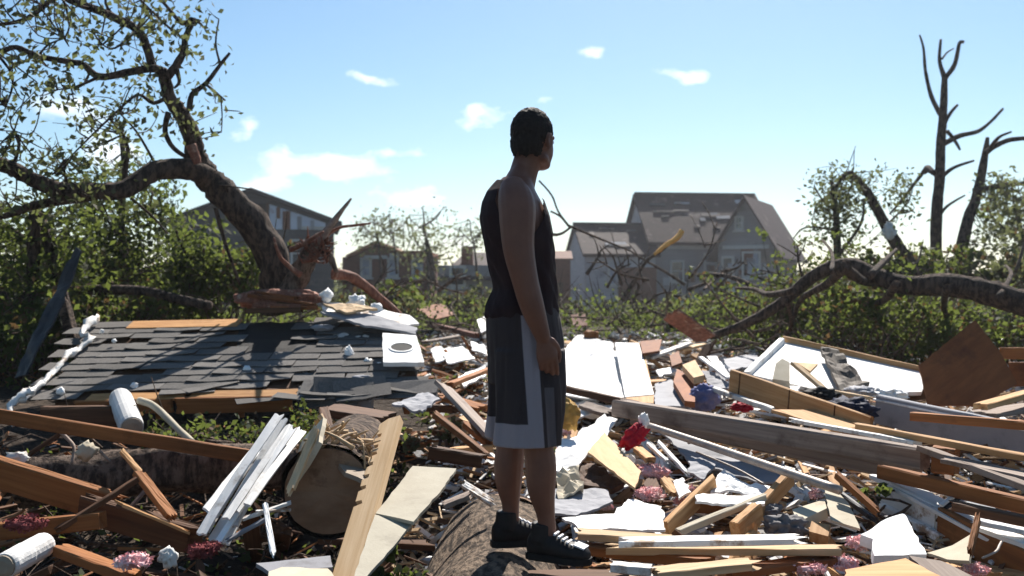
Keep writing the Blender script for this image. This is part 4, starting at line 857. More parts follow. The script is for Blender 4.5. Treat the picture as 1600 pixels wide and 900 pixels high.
for lab, a, b, w, m in (('thin white rod hanging down below the white slats', (414,786,3.95), (428,872,3.7), .02,'white_paint'), ('white stick lying level under the white slats', (378,812,4.1), (458,784,4.2), .025,'chipped_white'), ('grey white stick crossing below the white slats', (352,846,4.0), (420,808,4.1), .025,'grey_panel'), ('short white rod below the level white stick', (398,800,4.1), (460,796,4.2), .018,'chipped_white')):
    Bd('white_rod', lab, 'stick', a, b, w, .012, m, jag=(.01,.02))
# notched plank and beige panel running towards the viewer
def notched():
    A = P(534,930,3.5); B = P(612,660,4.75); x = B-A; L = x.length; w, t = .105, .04; ol = [(-L/2,-w/2),(L/2,-w/2),(L/2+.01,w*.1),(L/2-.02,w/2)]
    xs = [.88,.80,.75,.68,.60,.53,.44]
    for s in xs: ol += [(L*(s-.5)+.035, w/2+random.uniform(-.006,.002)), (L*(s-.5)+.03, w/2-.03), (L*(s-.5), w/2-.035+random.uniform(-.006,.006)), (L*(s-.5)-.005, w/2)]
    ol.append((-L/2, w/2)); n = len(ol); V = [(a, b, t/2) for a, b in ol]+[(a, b, -t/2) for a, b in ol]
    o = link('notched_plank', mesh('notched_plank', V, [tuple(reversed(range(n))), tuple(range(n, 2*n))]+[(i, (i+1)%n, n+(i+1)%n, n+i) for i in range(n)]), 'pale_wood', None, frame(x, roll=-22, org=(A+B)/2))
    bm = bmesh.new(); bm.from_mesh(o.data); bmesh.ops.recalc_face_normals(bm, faces=bm.faces[:]); bm.to_mesh(o.data); bm.free()
    tag(o, 'long pale plank with a notched edge pointing toward the viewer', 'wood plank')
notched()
pan = tag(empty('folded_panel', P(640,790,3.9)), 'grey beige board panel folded across its middle right of the notched plank', 'board panel')
f1 = [(640,728,4.75),(715,732,4.7),(588,805,3.95)]
for pts, fit in (([(645,728),(713,732),(690,765),(646,815),(587,802)], [(645,728,4.7),(713,732,4.65),(587,802,3.95)]), ([(586,804),(645,817),(622,845),(572,902),(551,915),(556,890)], [(586,804,3.94),(645,817,3.9),(551,915,3.3)])):
    o = slab('panel_half', None, None, pts, 'beige_panel', t=.014, jag=.003, fit=fit, parent=None); mw = o.matrix_world.copy(); o.parent = pan; o.matrix_world = mw
Bd('grey_board', 'curled grey bark slab on the log beside the folded panel', 'bark slab', (688,792,4.2), (742,770,4.2), .1, .02, 'grey_wood', jag=(.05,.05))
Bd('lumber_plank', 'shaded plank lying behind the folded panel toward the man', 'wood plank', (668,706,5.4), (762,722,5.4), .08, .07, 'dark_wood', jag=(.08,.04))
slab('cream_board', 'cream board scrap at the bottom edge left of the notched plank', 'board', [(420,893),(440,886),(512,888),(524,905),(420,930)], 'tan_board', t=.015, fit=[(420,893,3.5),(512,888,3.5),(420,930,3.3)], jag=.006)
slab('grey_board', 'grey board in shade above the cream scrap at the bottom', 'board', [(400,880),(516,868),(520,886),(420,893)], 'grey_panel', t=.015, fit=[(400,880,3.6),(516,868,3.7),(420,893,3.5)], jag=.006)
IN = 'insulation'
def pink(lab, p, r, m, lift=.05):
    r = [.74*q for q in r]
    o = blob('pink_insulation', lab, IN, p, r, m, .5, lift=lift, sub=4, freq=1.5, tuft=True)
    co_ = np.array([v.co for v in o.data.vertices]); k = rng.integers(0, len(co_), 520)
    me = leaf_mesh('fibres', co_[k]*(1+rng.normal(.03, .05, (520,1)))+rng.normal(0, .004, (520,3)), .019, .5); link('fibres', me, m, o); return o
for lab, p, r in (('bright pink insulation tuft at the lower left between planks', (205,876,3.7), (.085,.07,.05)), ('dull pink insulation heap in the shade at the left edge', (40,818,4.1), (.1,.08,.06)), ('shaded pink insulation beside the white slats at the bottom', (318,858,3.85), (.09,.08,.05))):
    pink(lab, p, [.8*r[0], .8*r[1], .55*r[2]], 'insulation' if 'bright' in lab else 'shaded_insulation')
blob('foam_scrap', 'dirty white foam chunk at the bottom between the pink tuft and white slats', 'foam scrap', (262,872,3.7), (.03,.03,.035), 'chipped_white', .5, sub=3)
blob('foam_scrap', 'round white scrap in the leaves under the long orange plank', 'foam scrap', (135,706,5.2), (.05,.04,.045), 'tan_board', .5, sub=3)
blob('foam_scrap', 'white scrap at the left edge under the planks', 'foam scrap', (26,716,4.9), (.05,.04,.03), 'chipped_white', .5, sub=3)
Bd('dark_timber', 'dark timber block under the front edge of the roof at left', 'timber', (60,652,6.4), (205,650,6.6), .12, .14, 'dark_wood')
for lab, a, b, w, t, m in (('dark broken board lying under the right front corner of the roof', (512,640,6.5), (612,655,6.4), .3,.05,'dark_wood'), ('shaded rafter end below the roof beside the sawn log', (505,640,6.3),(520,700,5.6),.06,.05,'dark_wood')):
    Bd('broken_board', lab, 'wood plank', a, b, w, t, m)

# ------------------------------------------------------------------ middle: between the roof and the man
for lab, a, b, w, t, m, l, rl in (
    ('dark flat board with a pale edge leaning beside the right corner of the roof', (690,600),(775,690),.13,.03,'grey_wood',(.3,.15),-25),
    ('reddish stick slanting down toward the legs of the man', (672,642),(766,716),.045,.035,'orange_wood',(.3,.12),0),
    ('orange board edge pointing at the man from the roof corner', (700,602),(770,575),.06,.03,'orange_wood',(.3,.2),0),
    ('brown stick crossing behind the reddish stick', (724,660),(770,700),.05,.035,'orange_wood',(.2,.1),0),
    ('tan plank lying behind the legs of the man', (700,705),(780,700),.07,.04,'pine',(.1,.1),0),
    ('dark timber lying on the ground left of the shorts', (640,636),(720,640),.07,.05,'dark_wood',(.12,.12),0),
    ('pale stick lying left of the shins of the man', (718,752),(775,790),.04,.02,'chipped_white',(.2,.12),20),
    ('brown plank end behind the roof corner in the rubble', (690,620),(760,640),.09,.03,'orange_wood',(.2,.2),10),
    ('grey plank on the ground behind the roof right corner', (660,535),(750,520),.12,.03,'grey_wood',(.05,.05),0),
    ('brown pole lying on the rubble left of the waist of the man', (668,505),(745,525),.08,.07,'torn_wood',(.1,.1),0)):
    Bd('broken_board' if 'stick' not in lab else 'broken_stick', lab, 'wood plank' if 'stick' not in lab else 'wood stick', a, b, w, t, m, roll=rl, lift=l, jag=(.05,.06))
for lab, pts, m, l in (
    ('white panel scrap lying just left of the shorts', [(684,548),(722,540),(742,560),(700,566)], 'white_paint', .1),
    ('small white panel scrap beside the back of the shorts', [(735,532),(758,540),(760,552),(738,548)], 'white_paint', .1),
    ('curved white sheet on the rubble left of the shorts', [(716,590),(758,570),(760,585),(725,604)], 'white_paint', .12),
    ('grey crumpled sheet at the right front corner of the roof', [(612,632),(660,612),(690,622),(660,642)], 'grey_panel', .25),
    ('white panel scrap behind the roof right edge', [(672,545),(690,540),(700,560),(680,566)], 'plaster', .1),
    ('white scrap leaning left of the waist of the man', [(744,498),(760,492),(764,512),(752,518)], 'white_paint', .15),
    ('tan brown mound of board behind the roof right shoulder', [(650,482),(690,474),(712,490),(680,500)], 'red_ply', .2),
    ('white crumpled board behind the legs of the man', [(712,668),(760,655),(768,672),(720,690)], 'plaster', .08),
    ('tan board scrap left of the knees of the man', [(690,655),(730,650),(748,672),(706,680)], 'tan_ply', .1)):
    slab('panel_scrap', lab, 'board scrap', pts, m, l, .014, jag=.008, crumple=.02)

# ------------------------------------------------------------------ right: the debris field
for lab, pts, m, l, cr in (
    ('broad crumpled white sheet beside the hand of the man', [(872,578),(885,545),(905,538),(962,548),(972,585),(975,622),(930,628),(880,616)], 'white_paint', .1, .04),
    ('white sheet lying behind the broad crumpled white sheet', [(880,545),(905,522),(958,536),(960,552)], 'plaster', .1, .03),
    ('torn white sheet sloping down from the big beam to the legs of the man', [(872,690),(945,648),(965,660),(930,700),(885,742),(866,738)], 'plaster', .1, .05),
    ('pale cloth like sheet bunched behind the knees of the man', [(866,735),(905,735),(912,770),(872,776)], 'tan_board', .1, .06),
    ('flat grey sheet right of the shins of the man', [(862,764),(950,764),(958,784),(900,806),(864,800)], 'grey_panel', .08, .01),
    ('big flat white sheet with a shallow fold right of the shins of the man', [(878,808),(960,800),(985,778),(1034,792),(1040,828),(905,826)], 'white_paint', .1, .012),
    ('grey slab leaning upright between the white panel and brown box', [(1023,600),(1050,590),(1066,620),(1074,636),(1024,634)], 'grey_panel', .15, .006),
    ('narrow white shard lying above the grey slab', [(1026,578),(1052,572),(1056,580),(1030,588)], 'white_paint', .2, .01),
    ('grey painted sheet in shade under the thin pipe', [(1030,672),(1130,700),(1240,750),(1190,752),(1080,722)], 'grey_panel', .05, .02),
    ('small grey shard lying below the thin pipe', [(1080,712),(1118,724),(1100,748),(1074,734)], 'grey_panel', .12, .01),
    ('long white shard above the wooden frame', [(1122,740),(1132,734),(1160,752),(1205,762),(1200,772),(1110,766)], 'white_paint', .12, .02),
    ('light grey scrap by the pink insulation', [(1052,752),(1066,745),(1080,768),(1060,778)], 'plaster', .12, .01),
    ('white board under the top rail of the wooden frame', [(1090,772),(1200,774),(1195,788),(1086,784)], 'white_paint', .12, .01),
    ('white shards left of the sloping tan segmented plank', [(1104,556),(1120,556),(1140,586),(1128,588)], 'white_paint', .2, .01),
    ('dull white sheet patch in front of the broad crumpled sheet', [(884,628),(960,632),(975,645),(905,650)], 'plaster', .06, .04),
    ('grey slate coloured slab behind the white shards', [(1130,560),(1180,552),(1190,566),(1140,580)], 'grey_panel', .1, .02),
    ('grey crumpled sheet under the sloping tan plank', [(1096,580),(1130,585),(1142,606),(1112,604)], 'grey_panel', .2, .03),
    ('white scrap at the foot of the framed door panel', [(1190,590),(1236,598),(1240,606),(1200,604)], 'white_paint', .2, .03),
    ('thin white scrap beside the dark blue clothes', [(1216,596),(1250,606),(1244,618),(1214,612)], 'white_paint', .2, .03)):
    slab('white_sheet' if 'white' in lab and m != 'grey_panel' else ('grey_slab' if m == 'grey_panel' else 'pale_sheet'), lab, 'sheet', pts, m, l, .012, jag=.01, crumple=cr)
dp = slab('white_door_panel', 'upright leaning white panel with a pale wood strip along its right edge', 'panel', [(961,535),(998,536),(1022,616),(977,620)], 'white_paint', t=.03, fit=[(961,535,10.6),(998,536,10.5),(977,620,7.4)])
o = slab('edge_strip', None, None, [(1000,552),(1008,556),(1022,618),(1021,630),(980,627),(978,621),(1019,617)], 'pine', t=.03, fit=[(961,535,10.66),(998,536,10.56),(977,620,7.43)]); mw = o.matrix_world.copy(); o.parent = dp; o.matrix_world = mw
BL = (   # label, cat, a, b, width, thick, material, lifts, roll
    ('longest heavy grey beam running from the hand of the man down to the right', 'beam', (958,636),(1468,720),.1,.11,'grey_wood',(.2,.28),0),
    ('orange broken end block of the heavy beam chain at right', 'beam', (1450,716),(1500,722),.1,.13,'orange_wood',(.28,.28),0),
    ('grey lath edge running on from the heavy beam to the right edge', 'wood plank', (1440,700),(1640,774),.09,.03,'grey_wood',(.34,.36),-10),
    ('second grey timber lying in shadow under the heavy beam', 'beam', (985,652),(1440,742),.09,.09,'grey_wood',(.08,.12),0),
    ('brown board wedge lying at the left end of the heavy beam', 'wood plank', (876,606),(1000,634),.05,.05,'dark_wood',(.16,.16),0),
    ('short brown plank left of the heavy beam below the white sheet', 'wood plank', (908,632),(958,648),.1,.03,'grey_wood',(.1,.1),12),
    ('thin tan strip along the top of the heavy beam toward the right edge', 'wood plank', (1330,664),(1640,722),.05,.03,'pine',(.42,.42),0),
    ('thin grey white lath on the grey beam line at right', 'wood plank', (1230,655),(1440,694),.04,.02,'chipped_white',(.42,.4),0),
    ('thin grey board lying below the tan strip at the right edge', 'wood plank', (1470,716),(1640,752),.12,.02,'grey_wood',(.36,.36),0),
    ('long orange plank below the heavy beam reaching the right edge', 'wood plank', (1375,736),(1640,800),.06,.07,'orange_wood',(.2,.2),0),
    ('dark board between the orange plank and white box beam', 'wood plank', (1480,788),(1640,822),.07,.04,'dark_wood',(.2,.2),0),
    ('thin white lath on the dark board at the right edge', 'wood plank', (1515,812),(1640,838),.05,.02,'white_paint',(.26,.26),0),
    ('thin white lath lying lowest at the right edge', 'wood plank', (1530,822),(1640,862),.06,.02,'chipped_white',(.22,.22),10),
    ('reddish stick leaning down to the bright foam slab', 'wood stick', (1303,738),(1378,806),.035,.03,'orange_wood',(.25,.12),0),
    ('dark round rod beside the reddish leaning stick', 'wood stick', (1290,752),(1370,816),.025,.025,'dark_sheet',(.15,.08),0),
    ('broad pale yellow plank lying at the bottom right of the shoes', 'wood plank', (898,834),(1060,846),.1,.03,'pale_wood',(.12,.12),0),
    ('long splintered white board across the bottom between shoes and foam', 'wood plank', (942,848),(1260,842),.09,.025,'chipped_white',(.16,.16),0),
    ('long yellow plank under the splintered white board', 'wood plank', (940,858),(1335,860),.08,.03,'pale_wood',(.1,.1),0),
    ('reddish brown plank under the yellow plank by the shoes', 'wood plank', (905,856),(1120,880),.08,.04,'orange_wood',(.07,.07),0),
    ('pale plank at the very bottom right of the shoes', 'wood plank', (945,884),(1030,892),.07,.03,'chipped_white',(.12,.12),0),
    ('tan plank at the bottom edge below the yellow plank', 'wood plank', (1020,896),(1190,880),.09,.03,'pale_wood',(.12,.12),0),
    ('dark red plank in shade at the bottom edge', 'wood plank', (1130,896),(1310,872),.1,.03,'red_ply',(.06,.06),0),
    ('tan stick poking out of the pink insulation', 'wood stick', (1036,746),(1056,776),.05,.025,'pine',(.14,.1),0),
    ('tan stick standing beside the red cloth', 'wood plank', (994,700),(1020,722),.06,.03,'pine',(.12,.12),0),
    ('first white lath right of the tan plywood', 'wood stick', (1010,692),(1046,724),.02,.02,'white_paint',(.14,.14),0),
    ('longer white lath right of the tan plywood', 'wood stick', (1028,690),(1076,742),.022,.02,'white_paint',(.16,.14),0),
    ('thin orange stick at the right front of the wooden frame', 'wood stick', (1515,866),(1530,802),.02,.035,'orange_wood',(.2,.3),0),
    ('tan splintered board lying behind the white door panel', 'wood plank', (1012,560),(1078,536),.09,.03,'chipped_white',(.15,.15),0),
    ('pale board right of the splintered board below the fallen trunk', 'wood plank', (1060,548),(1100,538),.1,.03,'pale_wood',(.1,.1),0),
    ('thin white strip rising beside the tan block', 'wood plank', (1094,558),(1140,592),.04,.02,'white_paint',(.25,.25),0),
    ('long tan lath lying under the segmented plank', 'wood plank', (1110,606),(1212,642),.04,.03,'chipped_white',(.26,.3),0),
    ('dark broken board slanting up out of the brush at centre right', 'wood plank', (1044,488),(1108,532),.22,.03,'torn_wood',(.6,.3),-30),
    ('brown shaded plank at the right edge behind the beams', 'wood plank', (1420,650),(1640,668),.07,.05,'orange_wood',(.3,.3),0),
    ('pale plank at the right edge under the tilted brown plywood', 'wood plank', (1530,636),(1640,606),.09,.04,'pine',(.25,.25),0),
    ('wide grey board at the right edge under the pale plank', 'wood plank', (1530,648),(1640,632),.2,.03,'grey_wood',(.15,.15),0))
for lab, cat, a, b, w, t, m, l, rl in BL:
    nm = {'beam':'timber_beam','wood plank':'broken_plank','wood stick':'broken_stick'}[cat]
    big_ = 'longest' in lab
    Bd(nm, lab, cat, a, b, w, t, m, roll=rl, lift=l, jag=(.1,.06) if big_ or 'splintered' in lab else (.03,.05), k=5)
# thin pipe
tb = Tubes(); tb.add([pt((1008,664),.2), pt((1100,694),.2), pt((1200,728),.22), pt((1312,766),.22)], .022, .022, 10); tag(tb.build('thin_pipe', 'metal_pipe'), 'thin grey brown pipe running below the heavy beam', 'pipe')
tb = Tubes(); tb.add([pt((1088,706),.1), pt((1150,732),.1), pt((1196,758),.1)], .006, .006, 6); tag(tb.build('wire', 'metal_pipe'), 'thin wire lying on the grey sheet under the pipe', 'wire')
tb = Tubes(); tb.add([P(1570,838,4.2), P(1562,852,4.1), P(1556,862,4.0), P(1535,872,3.95)], .006, .005, 6); tag(tb.build('wire', 'metal_pipe'), 'thin dark wire hanging over the white box beam', 'wire')
# segmented tan plank: joined blocks
o = Bd('segmented_plank', 'sloping tan plank made of end jointed blocks under the framed door panel', 'wood plank', (1142,594),(1362,672),.03,.15,'pine',lift=(.36,.3),jag=(.01,.1))
for s in (-.32, -.02, .22):
    V, Fc = [], []; bx(V, Fc, (s*1.7, -.0165, 0), (.006,.006,.148)); link('joint', mesh('joint', V, Fc), 'dark_wood', o)
slab('brown_plank', 'flat reddish brown plank below the segmented plank', 'wood plank', [(1205,640),(1290,640),(1370,672),(1300,668)], 'pine', .32, .02, jag=.006)
slab('tan_block', 'tan wooden block face behind the brown box', 'wood block', [(1066,570),(1086,562),(1100,586),(1084,590)], 'tan_ply', .3, .05)
slab('brown_box', 'open brown cardboard box leaning by the grey slab', 'box', [(1058,576),(1086,592),(1086,628),(1070,626),(1052,596)], 'red_ply', .22, .04)
slab('red_board', 'dark red board behind the splintered board', 'board', [(1000,533),(1034,530),(1030,548),(1004,552)], 'red_ply', .25, .02)
slab('red_board', 'small dark red board behind the brown box', 'board', [(1046,556),(1060,548),(1066,566),(1050,572)], 'red_ply', .25, .02)
slab('orange_scrap', 'orange board scrap in the brush right of the hand of the man', 'board scrap', [(892,492),(914,488),(918,508),(896,510)], 'torn_wood', fit=[(892,492,15),(914,488,15),(896,510,14.6)], t=.02)
blob('orange_scrap', 'small bright orange lump in the grass right of the orange board scrap', 'scrap', (924,524,13), (.1,.08,.07), 'orange_wood', .3, sub=3)
# framed white door panel
fp = slab('framed_door_panel', 'big tilted white door panel with a bright wooden top rail', 'door panel', [(1224,530),(1452,580),(1440,612),(1300,614),(1168,584)], 'white_paint', t=.03, fit=[(1224,530,8.6),(1452,580,8.0),(1168,584,7.6)])
def sub(o, par):
    mw = o.matrix_world.copy(); o.parent = par; o.matrix_world = mw; return o
sub(board('rail', None, None, (1222,529,8.55), (1456,581,7.95), .05, .05, 'pine', jag=(.01,.03)), fp)
sub(board('edge_rail', None, None, (1222,532,8.5), (1166,586,7.55), .05, .05, 'white_paint', jag=(.01,.01)), fp)
slab('striped_rug', 'brown striped rug draped over the framed door panel', 'rug', [(1282,542),(1308,545),(1358,602),(1340,612),(1312,606)], 'striped_rug', t=.03, fit=[(1282,542,8.1),(1308,545,8.1),(1312,606,7.2)], crumple=.06)
slab('tan_block', 'upright tan block on the left part of the framed door panel', 'wood block', [(1207,592),(1212,568),(1222,560),(1234,566),(1234,596)], 'tan_board', fit=[(1207,592,7.3),(1222,560,7.5),(1234,596,7.25)], t=.08)
Bd('broken_stick', 'pale stick leaning across the left part of the framed door panel', 'wood stick', (1238,566,7.3), (1292,612,7.0), .05, .025, 'pale_wood', jag=(.02,.06))
slab('tan_chip', 'triangular tan chip behind the pale stick on the door panel', 'wood chip', [(1244,566),(1278,568),(1266,580)], 'tan_ply', fit=[(1244,566,7.5),(1278,568,7.5),(1266,580,7.3)], t=.02)
Bd('broken_stick', 'pale stick continuing right past the dark blue clothes', 'wood stick', (1290,610,7.0), (1368,624,6.9), .05, .025, 'pale_wood', jag=(.02,.04))
# brown plywood and neighbours at right
slab('brown_plywood', 'big reddish brown plywood square tilted on its corner at right', 'plywood', [(1524,500),(1560,546),(1590,600),(1530,634),(1450,632),(1436,570)], 'red_ply', fit=[(1524,500,7.62),(1590,600,7.35),(1436,570,7.45)], t=.02, jag=.004)
Bd('broken_plank', 'orange brown board at the right edge behind the tilted plywood', 'wood plank', (1560,552,8.6), (1660,552,8.4), .04, .1, 'orange_wood')
Bd('broken_plank', 'dark shaded board below the orange brown board at the right edge', 'wood plank', (1575,585,8.2), (1660,585,8.0), .04, .2, 'red_ply')
bw = Bd('painted_beam', 'white topped grey beam sloping to the right edge below the tilted plywood', 'beam', (1366,638,6.9), (1650,700,5.9), .06, .2, 'grey_panel', jag=(.02,.02))
sub(board('white_top', None, None, (1366,623,6.9), (1650,680,5.9), .075, .012, 'white_paint', jag=(.02,.02)), bw)
blob('grey_rag', 'crumpled grey and white sheet at the left end of the white topped beam', 'rag', (1345,611,7.1), (.1,.1,.035), 'grey_panel', .5); blob('white_rag', 'white crumpled sheet right of the crumpled grey sheet by the door panel', 'rag', (1388,616,7.05), (.11,.1,.04), 'white_paint', .5)
blob('blue_clothes', 'dark blue bundle of clothes in front of the framed door panel', 'clothes', (1330,640,6.6), (.15,.14,.075), 'navy_cloth', .45); blob('white_cup', 'tiny white scrap standing on the dark blue clothes', 'scrap', (1345,659,6.45), (.014,.014,.028), 'white_paint', .2, sub=2)
blob('white_scrap', 'white scrap shining on top of the dark blue clothes', 'scrap', (1320,643,6.45), (.02,.02,.02), 'white_paint', .4, sub=3)
blob('black_bag', 'black bag lying left of the dark blue clothes', 'bag', (1280,620,6.9), (.12,.1,.06), 'black_stuff', .4)
blob('blue_bundle', 'blue and lilac cloth bundle in front of the brown box', 'cloth bundle', (1100,622,7.0), (.1,.09,.09), 'blue_cloth', .35)
blob('red_cloth', 'crumpled red cloth with a white tip beside the tan plywood', 'cloth', (990,682,5.7), (.085,.06,.05), 'red_cloth', .5, rot=-38); blob('white_tip', 'white scrap standing at the top of the crumpled red cloth', 'scrap', (1006,657,5.75), (.03,.025,.045), 'white_paint', .4, sub=3)
blob('red_rag', 'bright red rag lying above the heavy beam', 'cloth', (1160,636,6.7), (.07,.05,.03), 'red_cloth', .5); blob('red_rag', 'small red peak of cloth behind the bright red rag', 'cloth', (1158,627,6.9), (.03,.03,.03), 'red_cloth', .4, sub=3)
blob('yellow_bag', 'yellow bag in front of the shorts of the man', 'bag', (890,648,6.2), (.055,.06,.09), 'yellow_bag', .4)
slab('tan_plywood', 'square tan plywood sheet tilted up right of the knees of the man', 'plywood', [(944,675),(1002,736),(992,762),(918,706)], 'tan_ply', .16, .014, jag=.005)
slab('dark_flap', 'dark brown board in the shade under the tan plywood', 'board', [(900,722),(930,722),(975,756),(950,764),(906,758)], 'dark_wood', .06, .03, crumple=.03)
for lab, px, py, r in (('large pink insulation clump right of the tan plywood', 1022,738,(.115,.1,.075)), ('shaded pink insulation under the large pink clump', 1015,772,(.1,.09,.05)), ('small pink insulation tuft above the left corner of the wooden frame', 1078,766,(.05,.05,.03)), ('tiny pink tuft against the left rail of the wooden frame', 1062,782,(.03,.03,.02)),
        ('pink insulation clump left of the bright foam slab', 1344,848,(.07,.06,.045)), ('pink insulation heap at the bottom left of the tan board panel', 1318,880,(.075,.06,.045)), ('dark pink insulation in shade at the bottom below the yellow plank', 1265,888,(.09,.07,.04)), ('pink insulation crumbs at the bottom right corner', 1520,890,(.06,.05,.03)), ('pink scrap between the wooden frame and tan shard', 1275,772,(.04,.04,.03)), ('faint pink scrap under the tan ply below the hand', 945,792,(.04,.03,.015)),
        ('pink scrap at the foot of the white sheet left of the red cloth', 884,676,(.04,.03,.02))):
    pink(lab, (px,py), [.95*r[0], .9*r[1], .62*r[2]], 'insulation')
# wooden frame of four pieces
wf = tag(empty('wooden_frame', pt((1140,790))), 'broken wooden frame of orange lumber with a pale brace', 'wooden frame')
for nm, a, b, w, t, m in (('rail', (1040,828,4.75),(1118,752,5.15),.035,.085,'pine'), ('rail', (1152,836,4.65),(1238,742,5.2),.04,.085,'pine'), ('cross_piece', (1082,790,5.0),(1190,792,4.98),.035,.07,'orange_wood'), ('brace', (1058,832,4.62),(1200,774,4.9),.04,.03,'tan_board'), ('block', (1148,832,4.6),(1185,800,4.75),.05,.1,'pine')):
    sub(board(nm, None, None, a, b, w, t, m, jag=(.005,.02)), wf)
# shards around the lower right
slab('foam_slab', 'brilliant white foam slab standing at lower right', 'foam slab', [(1345,835),(1386,810),(1412,802),(1420,815),(1448,866),(1366,868),(1364,842)], 'foam', fit=[(1345,835,4.35),(1412,802,4.6),(1366,868,4.15)], t=.05, jag=.006)
slab('tan_shard', 'curved tan shard left above the brilliant foam slab', 'board shard', [(1287,758),(1308,768),(1326,786),(1344,826),(1298,812)], 'tan_board', fit=[(1287,758,5.0),(1344,826,4.5),(1298,812,4.6)], t=.012, jag=.004)
slab('tan_block', 'pale rectangular block left of the curved tan shard', 'wood block', [(1238,796),(1288,780),(1292,794),(1246,816)], 'tan_board', fit=[(1238,796,4.8),(1288,780,4.85),(1246,816,4.65)], t=.05)
slab('tan_block', 'small yellow wood block below the curved tan shard', 'wood block', [(1268,814),(1298,820),(1294,838),(1264,830)], 'pine', fit=[(1268,814,4.65),(1298,820,4.6),(1264,830,4.55)], t=.05)
blob('grey_rag', 'grey crumpled rags right of the wooden frame', 'rag', (1228,826,4.6), (.09,.07,.06), 'grey_cloth', .5); blob('grey_rag', 'pale grey rag above the yellow wood block', 'rag', (1200,800,4.9), (.07,.06,.035), 'grey_cloth', .5)
slab('tan_board', 'tan board panel with a thin orange stick at its right side', 'board', [(1448,864),(1488,852),(1518,834),(1514,876),(1480,874)], 'tan_board', fit=[(1448,864,4.2),(1518,834,4.2),(1480,874,4.0)], t=.014, jag=.004)
slab('grey_board', 'long grey board lying under the tan board panel at the bottom right', 'board', [(1420,868),(1470,876),(1520,900),(1460,905)], 'grey_wood', fit=[(1420,868,4.1),(1470,876,4.0),(1460,905,3.8)], t=.02, jag=.006)
slab('orange_plywood', 'orange brown plywood sheet with a knot at the bottom right edge', 'plywood', [(1320,890),(1415,872),(1470,900),(1480,930),(1320,930)], 'pine', fit=[(1320,890,3.85),(1415,872,3.95),(1480,930,3.5)], t=.02, jag=.006)
# white box beam coming toward the viewer on the right
bb = tag(empty('box_beam', P(1450,780,4.8)), 'broken white box beam with orange core sloping to the lower right corner', 'beam')
for nm, a, b, w, t, m, rl in (('top_board', (1375,742,5.3),(1640,882,4.1),.15,.02,'white_paint',0), ('side_board', (1372,764,5.2),(1470,818,4.75),.02,.15,'chipped_white',0), ('core_board', (1466,816,4.75),(1640,908,4.0),.035,.16,'orange_wood',0), ('lower_rail', (1374,790,5.15),(1480,846,4.65),.04,.04,'chipped_white',0)):
    sub(board(nm, None, None, a, b, w, t, m, roll=rl, jag=(.02,.03)), bb)
for i in range(3): sub(board('joint_strip', None, None, (1470+i*7,790+i*4,4.7),(1500+i*7,768+i*4,4.78), .02, .012, 'dark_sheet' if i % 2 else 'white_paint', jag=(0,0)), bb)
bush('green leaf tuft by the upper end of the white box beam', 1368, 772, 5.0, .12, .08, 60, 'leaf_green', .06)

# ------------------------------------------------------------------ loose scraps: grouped individuals
def scrap_mesh(kind, seed):
    rd = random.Random(seed); bm = bmesh.new()
    if kind == 'chip':
        n = rd.randint(4, 6); w, h = rd.uniform(.5,1), rd.uniform(.25,.7); vs = []
        for i in range(n):
            a = 2*math.pi*(i+rd.uniform(-.25,.25))/n; r = rd.uniform(.75,1.05); vs.append(bm.verts.new((w*.5*r*math.cos(a), h*.5*r*math.sin(a), rd.uniform(-.02,.02))))
        bm.faces.new(vs); bmesh.ops.triangulate(bm, faces=bm.faces[:]); r = bmesh.ops.extrude_face_region(bm, geom=bm.faces[:])
        for g in r['geom']:
            if isinstance(g, bmesh.types.BMVert): g.co.z -= rd.uniform(.04,.06)
    else:
        me = board_mesh(1, rd.uniform(.06,.14), rd.uniform(.03,.06), (rd.uniform(0,.25), rd.uniform(0,.25)), 0, 3, 3, .004, seed); bm.free(); return me
    bmesh.ops.recalc_face_normals(bm, faces=bm.faces[:]); me = bpy.data.meshes.new('scrap'); bm.to_mesh(me); bm.free(); return me
def scatter(name, label, cat, group, kind, m, n, xr, yr, size, lift=(0,.1), tilt=22):
    ms = [scrap_mesh(kind, 100+i) for i in range(6)]
    for q in ms: q.materials.append(M[m])
    k = 0; tries = 0
    while k < n and tries < 40*n:
        tries += 1
        y = random.uniform(*yr); x = random.uniform(xr[0], xr[1])*y/F
        px = 800+x/y*F
        if px < 672 and 7.0 < y < 9.4: continue
        if abs(x-.07) < .45 and y < 4.9: continue
        s = random.uniform(*size); o = bpy.data.objects.new(name, random.choice(ms)); COL.objects.link(o)
        o.scale = (s, s, s if kind == 'chip' else s*.8); o.location = (x, y, ground_z(x, y)+random.uniform(*lift)+.02)
        o.rotation_euler = (R(random.gauss(0, tilt)), R(random.gauss(0, tilt)), random.uniform(0, 6.28)); tag(o, label, cat, group); k += 1
scatter('white_scrap', 'jagged white board scrap lying loose in the right half of the rubble', 'board scrap', 'loose white scraps right of the man', 'chip', 'white_paint', 120, (70,800), (4.4,13), (.1,.42))
scatter('tan_scrap', 'jagged tan board scrap lying loose in the right half of the rubble', 'board scrap', 'loose tan scraps right of the man', 'chip', 'tan_ply', 70, (70,800), (4.2,13), (.08,.3))
scatter('grey_scrap', 'jagged grey board scrap lying loose in the right half of the rubble', 'board scrap', 'loose grey scraps right of the man', 'chip', 'grey_panel', 60, (70,800), (4.2,13), (.1,.4))
scatter('wood_sliver', 'loose splintered wood sliver in the right half of the rubble', 'splinter', 'loose wood slivers right of the man', 'stick', 'pine', 110, (70,800), (4.2,13), (.25,.9))
scatter('dark_sliver', 'loose dark splintered stick in the right half of the rubble', 'splinter', 'loose dark sticks right of the man', 'stick', 'dark_wood', 60, (70,800), (4.2,13), (.25,.8))
scatter('white_sliver', 'loose narrow white lath in the right half of the rubble', 'lath', 'loose white laths right of the man', 'stick', 'white_paint', 60, (70,800), (4.4,13), (.2,.7))
